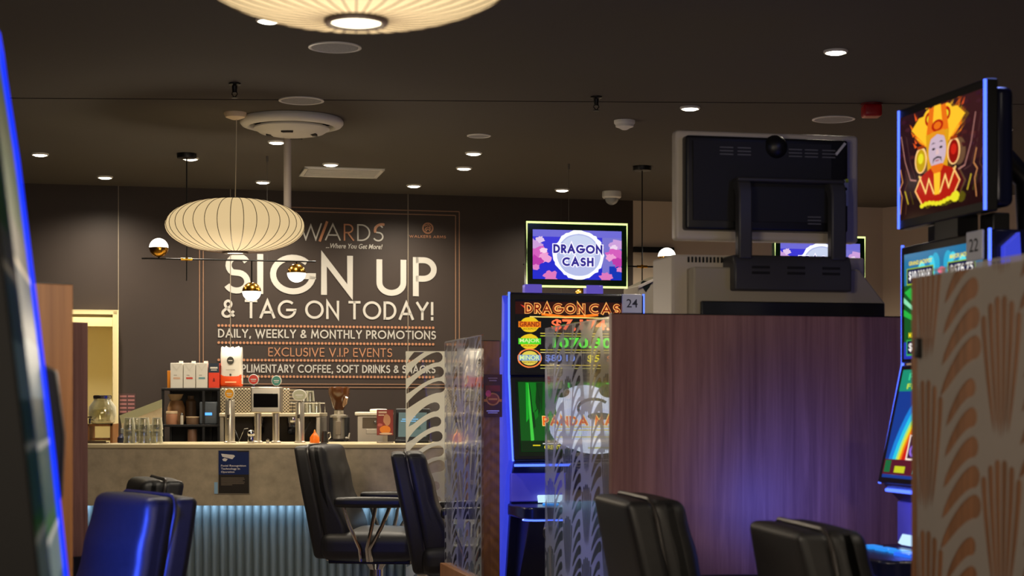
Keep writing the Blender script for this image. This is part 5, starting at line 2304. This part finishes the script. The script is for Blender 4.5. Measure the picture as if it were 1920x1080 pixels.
S_ = 5.6 / FPX / math.cos(RZ)
mw, mh = 354 * S_, 205 * 5.6 / FPX
mz = EYE + (HYP - 349) * 5.6 / FPX
mb = MB()
mb.pillow((0, .03, 0), (mw, .05, mh), .012, n=3)
mo = mb.build('monitor', M_SILVER, t, (.010, 0, mz))
mb = MB()
mb.pillow((-.016, -.012, .004), (mw - .076, .05, mh - .052), .010, n=3)
mb.build('back_cover', M_BLACK, mo)
mb = MB()
mb.box((-.036, -.040, .01), (mw - .16, .006, mh - .10))
mb.build('inset_panel', mat('matt_black_inset', (16, 16, 20), .6), mo)
for gx, gz in ((-.16, .118), (-.10, .118), (.075, .118), (.13, .118), (.19, .118), (.14, -.10)):
    mb = MB()
    for k in range(3):
        mb.box((gx, -.0438, gz - k * .011), (.045, .003, .004))
    mb.build('vent_slots', mat('vent_grey', (96, 96, 96), .5), mo)
mb = MB()
mb.ball((.01, -.03, .125), .040, 20)
mb.build('cable_hub', M_BLACK, mo)
mb = MB()
mb.box((.246, -.0385, -.025), (.030, .002, .070))
mb.box((.252, -.0387, .017), (.018, .002, .016))
rl = mb.build('rating_label', mat('label_white', (200, 200, 196), .5), mo)
mb = MB()
mb.box((.255, -.0402, .022), (.010, .002, .012))
mb.build('yellow_sticker', mat('sticker_lime', (190, 206, 40), .5), rl)
mb = MB()
for (sx, sz) in ((-.26, 0), (.25, -.005)):
    mb.cyl((sx, -.036, sz), (sx, -.040, sz), .006, 12)
mb.build('screw_holes', mat('pit_black', (6, 6, 6), .8), mo)
mb = MB()
mb.box((.232, -.041, .125), (.008, .006, .05), (0, .7, 0))
mb.build('latch', mat('label_white', (200, 200, 196), .5), mo)
# black bracket arch
xl0, zt_ = rxz(1366, 338)
xl1, zb_ = rxz(1392, 490)
xr0, _ = rxz(1543, 338)
xr1, _ = rxz(1572, 338)
mb = MB()


def leg_arch(x0, x1):
    mb.prism([(-.100, zb_), (-.100, zt_ - .05), (-.088, zt_ - .015), (-.06, zt_), (-.02, zt_), (-.02, zt_ - .03), (-.045, zt_ - .035), (-.060, zt_ - .06), (-.060, zb_)], 'x', x0, x1)


leg_arch(xl0, xl1)
leg_arch(xr0, xr1)
mb.box(((xl0 + xr1) / 2, -.060, zt_ - .007), (xr1 - xl0, .06, .014))
mb.build('bracket_arch', mat('bracket_black', (58, 57, 58), .45), t, bevel=.006)
x0, z1 = rxz(1358, 482)
x1, z0 = rxz(1582, 548)
mb = MB()
mb.prism([(.02, z0 - .0), (-.10, z0 + .0), (-.10, z1 - .03), (-.085, z1), (.02, z1)], 'x', x0, x1)
br = mb.build('bracket_base', mat('bracket_black', (58, 57, 58), .45), t, bevel=.006)
for gx in (.22, .52, .82):
    mb = MB()
    for k in range(2):
        mb.box((x0 + (x1 - x0) * gx, -.1005, z1 - .040 - k * .018), (.060, .004, .008))
    mb.build('vent_slots', mat('pit_black', (6, 6, 6), .8), br)
# cabinet below
x0, z1 = rxz(1262, 478)
x1, _ = rxz(1636, 478)
_, zb1 = rxz(1300, 600)
mb = MB()
mb.box(((x0 + x1) / 2, .13, z1 / 2), (x1 - x0, .22, z1))
mb.build('cabinet_front', M_SILVER, t, bevel=.008, seg=3)
mb = MB()
mb.prism([(x0 + .05, z1 - .045), (x1 - .05, z1 - .045), (x1 + .04, z1 - .155), (x1 + .04, .25), (x0 + .05, .25)], 'y', -.055, .03)
mb.build('cabinet_back', M_BEIGE, t, bevel=.006)
mb = MB()
mb.box(((x0 + x1) / 2 + .05, -.062, z1 - .20), (x1 - x0 - .04, .02, .09))
mb.build('rear_door', M_BLACK, t, bevel=.004)
mb = MB()
for k in range(14):
    mb.box((x0 + .055 + k * .0125, .018, z1 - .016), (.005, .006, .018))
mb.build('vent_slots', mat('pit_black', (6, 6, 6), .8), t)

# pale machine standing next to it, only its flank showing
p = P(1228, 0, 8.55)
t = thing('side_machine', 'pale machine flank with heart shaped mark beside the tag 24', 'gaming machine', (p.x, p.y, 0), RZ)
S_ = 8.55 / FPX
zz = lambda y: EYE - (y - HYP) * S_
mb = MB()
mb.prism([(-33 * S_, zz(536)), (18 * S_, zz(513)), (18 * S_, 0), (-33 * S_, 0)], 'y', 0, .25)
mb.build('flank', M_BEIGE, t, bevel=.006)
mb = MB()
mb.prism([(-33 * S_, zz(536) + .002), (14 * S_, zz(515)), (14 * S_, zz(520)), (-33 * S_, zz(542))], 'y', -.012, 0)
mb.build('top_rail', M_SILVER, t, bevel=.003)
mb = MB()
mb.box((8 * S_, -.012, (zz(527) + .6) / 2), (14 * S_, .024, zz(527) - .6))
mb.box((18 * S_, .03, (zz(515) + .6) / 2), (10 * S_, .10, zz(515) - .6))
mb.build('dark_panel', mat('dark_green_black', (22, 30, 26), .3), t, bevel=.003)
mb = MB()
hx, hz, hr = -18 * S_, zz(532), .024
hp = [(hx, hz - .040)] + [(hx + .012 + .014 * math.cos(a), hz + .014 * math.sin(a)) for a in [math.radians(q) for q in (-40, 0, 40, 80, 120, 160)]] + [(hx - .012 + .014 * math.cos(a), hz + .014 * math.sin(a)) for a in [math.radians(q) for q in (20, 60, 100, 140, 180, 220)]]
mb.prism(hp, 'y', -.005, .001)
mb.build('heart_mark', mat('dark_green_black', (22, 30, 26), .3), t)
mb = MB()
mb.box((27 * S_, .02, (zz(518) + .6) / 2), (9 * S_, .12, zz(518) - .6))
vp = mb.build('vent_panel', M_SILVER, t, bevel=.003)
mb = MB()
for k in range(7):
    mb.box((27 * S_, -.0415, zz(535 + 8 * k)), (8 * S_, .004, .006), (0, -.6, 0))
mb.build('vent_slots', mat('pit_black', (6, 6, 6), .8), vp)

# ------------------------------------------------------------------ chairs
def make_chair():
    t = thing('gaming_chair', '', 'chair')

    def lean(q):
        return Vector((q.x, q.y - .17 * (q.z) - .02 * math.sin(max(0, q.z + .05) * 2), q.z))

    def shape(q, h):
        k = 1 - .10 * ((q.z / h) ** 2)
        q.x *= k
        return lean(q)
    hb = .27
    zc = .875
    mb = MB()
    mb.pillow((0, -.228, zc), (.462, .075, .54), .020, (0, .006, .004), 10, lambda q: shape(q, hb))
    mb.build('back_shell', M_LEATHER, t, angle=60)

    def cush(q):
        u = q.z / hb
        if q.y > 0:
            q.y += .018 * math.cos(PI * max(-1, min(1, (u + .45) * 1.6))) - .006 * abs(math.sin(PI * (u * 2)))
        return shape(q, hb)
    mb = MB()
    mb.pillow((0, -.146, zc + .004), (.460, .115, .538), .030, (0, .022, .004), 16, cush)
    bc = mb.build('back_cushion', M_LEATHER, t, angle=60)
    mb = MB()
    for (yy, ww, hh) in ((-.197, .462, .540),):
        ring = []
        rr = .05
        for (sx, sz, a0) in ((1, 1, 0), (-1, 1, 90), (-1, -1, 180), (1, -1, 270)):
            for q in range(6):
                a = math.radians(a0 + 18 * q)
                x = sx * (ww / 2 - rr) + rr * math.cos(a)
                z = sz * (hh / 2 - rr) + rr * math.sin(a)
                v = shape(Vector((x, 0, z)), hb)
                ring.append((v.x, yy + v.y, zc + .006 + v.z))
        mb.tube(ring, .0055, 6, True)
    mb.build('piping', M_PIPING, bc)
    mb = MB()
    mb.tube([(-.19, -.112 - .02, zc + .02), (0, -.098 - .02, zc + .025), (.19, -.112 - .02, zc + .02)], .004, 6)
    mb.tube([(-.2, -.085, zc - .13), (0, -.066, zc - .125), (.2, -.085, zc - .13)], .004, 6)
    mb.build('seam', M_PIPING, bc)
    mb = MB()
    mb.pillow((0, .045, .665), (.50, .46, .13), .045, (.0, .0, .022), 10)
    se = mb.build('seat', M_LEATHER, t, angle=60)
    mb = MB()
    mb.box((0, .05, .592), (.40, .40, .02))
    mb.build('seat_pan', M_DARKMETAL, se, bevel=.004)
    for s in (-1, 1):
        mb = MB()
        mb.pillow((s * .275, .065, .882), (.056, .33, .046), .016, (0, 0, .004), 6)
        ar = mb.build('armrest', M_BLACK, t, angle=60)
        for (ya, yb) in ((-.06, .02), (.10, .055), (.17, .07)):
            mb = MB()
            mb.tube([(s * .275, ya, .866), (s * .275, ya * .6 + yb * .4, .77), (s * .268, yb, .66), (s * .24, yb, .60)], .0095, 8)
            mb.build('strut', M_CHROME, ar)
    mb = MB()
    mb.prism([(-.20, .58), (-.13, .58), (-.155, .70), (-.215, .72)], 'x', -.05, .05)
    mb.build('back_bracket', M_CHROME, t, bevel=.006)
    mb = MB()
    mb.cyl((0, .04, .03), (0, .04, .595), .036, 20)
    mb.lathe([(.07, .585), (.05, .56), (.036, .54)], (0, .04, 0), 20)
    mb.build('pedestal', M_CHROME, t)
    mb = MB()
    mb.lathe([(.24, 0), (.24, .012), (.20, .025), (.05, .04), (.036, .05)], (0, .04, 0), 40)
    mb.build('base_plate', M_CHROME, t)
    return t


CH = make_chair()
first = True
# facing direction angle is measured from +x; lift raises the seat on its column
for (x, d, face, lift, lab) in (
        (690, 8.46, -8, .007, 'black leather chair in profile with arms at the bar counter'),
        (864, 7.90, 4, -.010, 'black leather chair overlapping the clear patterned divider by the bar'),
        (118, 4.85, 214, -.055, 'black leather chair glowing blue beside the mauve divider'),
        (168, 6.45, 200, -.075, 'dark chair whose rounded top peeps over the blue lit chair'),
        (1362, 4.62, 9, -.040, 'black leather chair before the mauve divider beside the glass divider'),
        (1702, 3.95, 7, -.070, 'black leather chair before machine 22'),
        (1172, 6.40, 88, .0, 'dark chair behind the glass divider before machine 24')):
    if first:
        c = CH
        first = False
    else:
        c = copy_tree(CH)
    tag(c, lab, 'chair', 'gaming chairs')
    p = P(x, 0, d)
    c.location = (p.x, p.y, 0)
    c.rotation_euler = (0, 0, math.radians(face - 90))
    for ch in c.children:
        n_ = ch.name.split('.')[0]
        if n_ not in ('base_plate', 'pedestal'):
            ch.location.z = lift
        elif n_ == 'pedestal':
            ch.scale.z = (.6 + lift) / .6
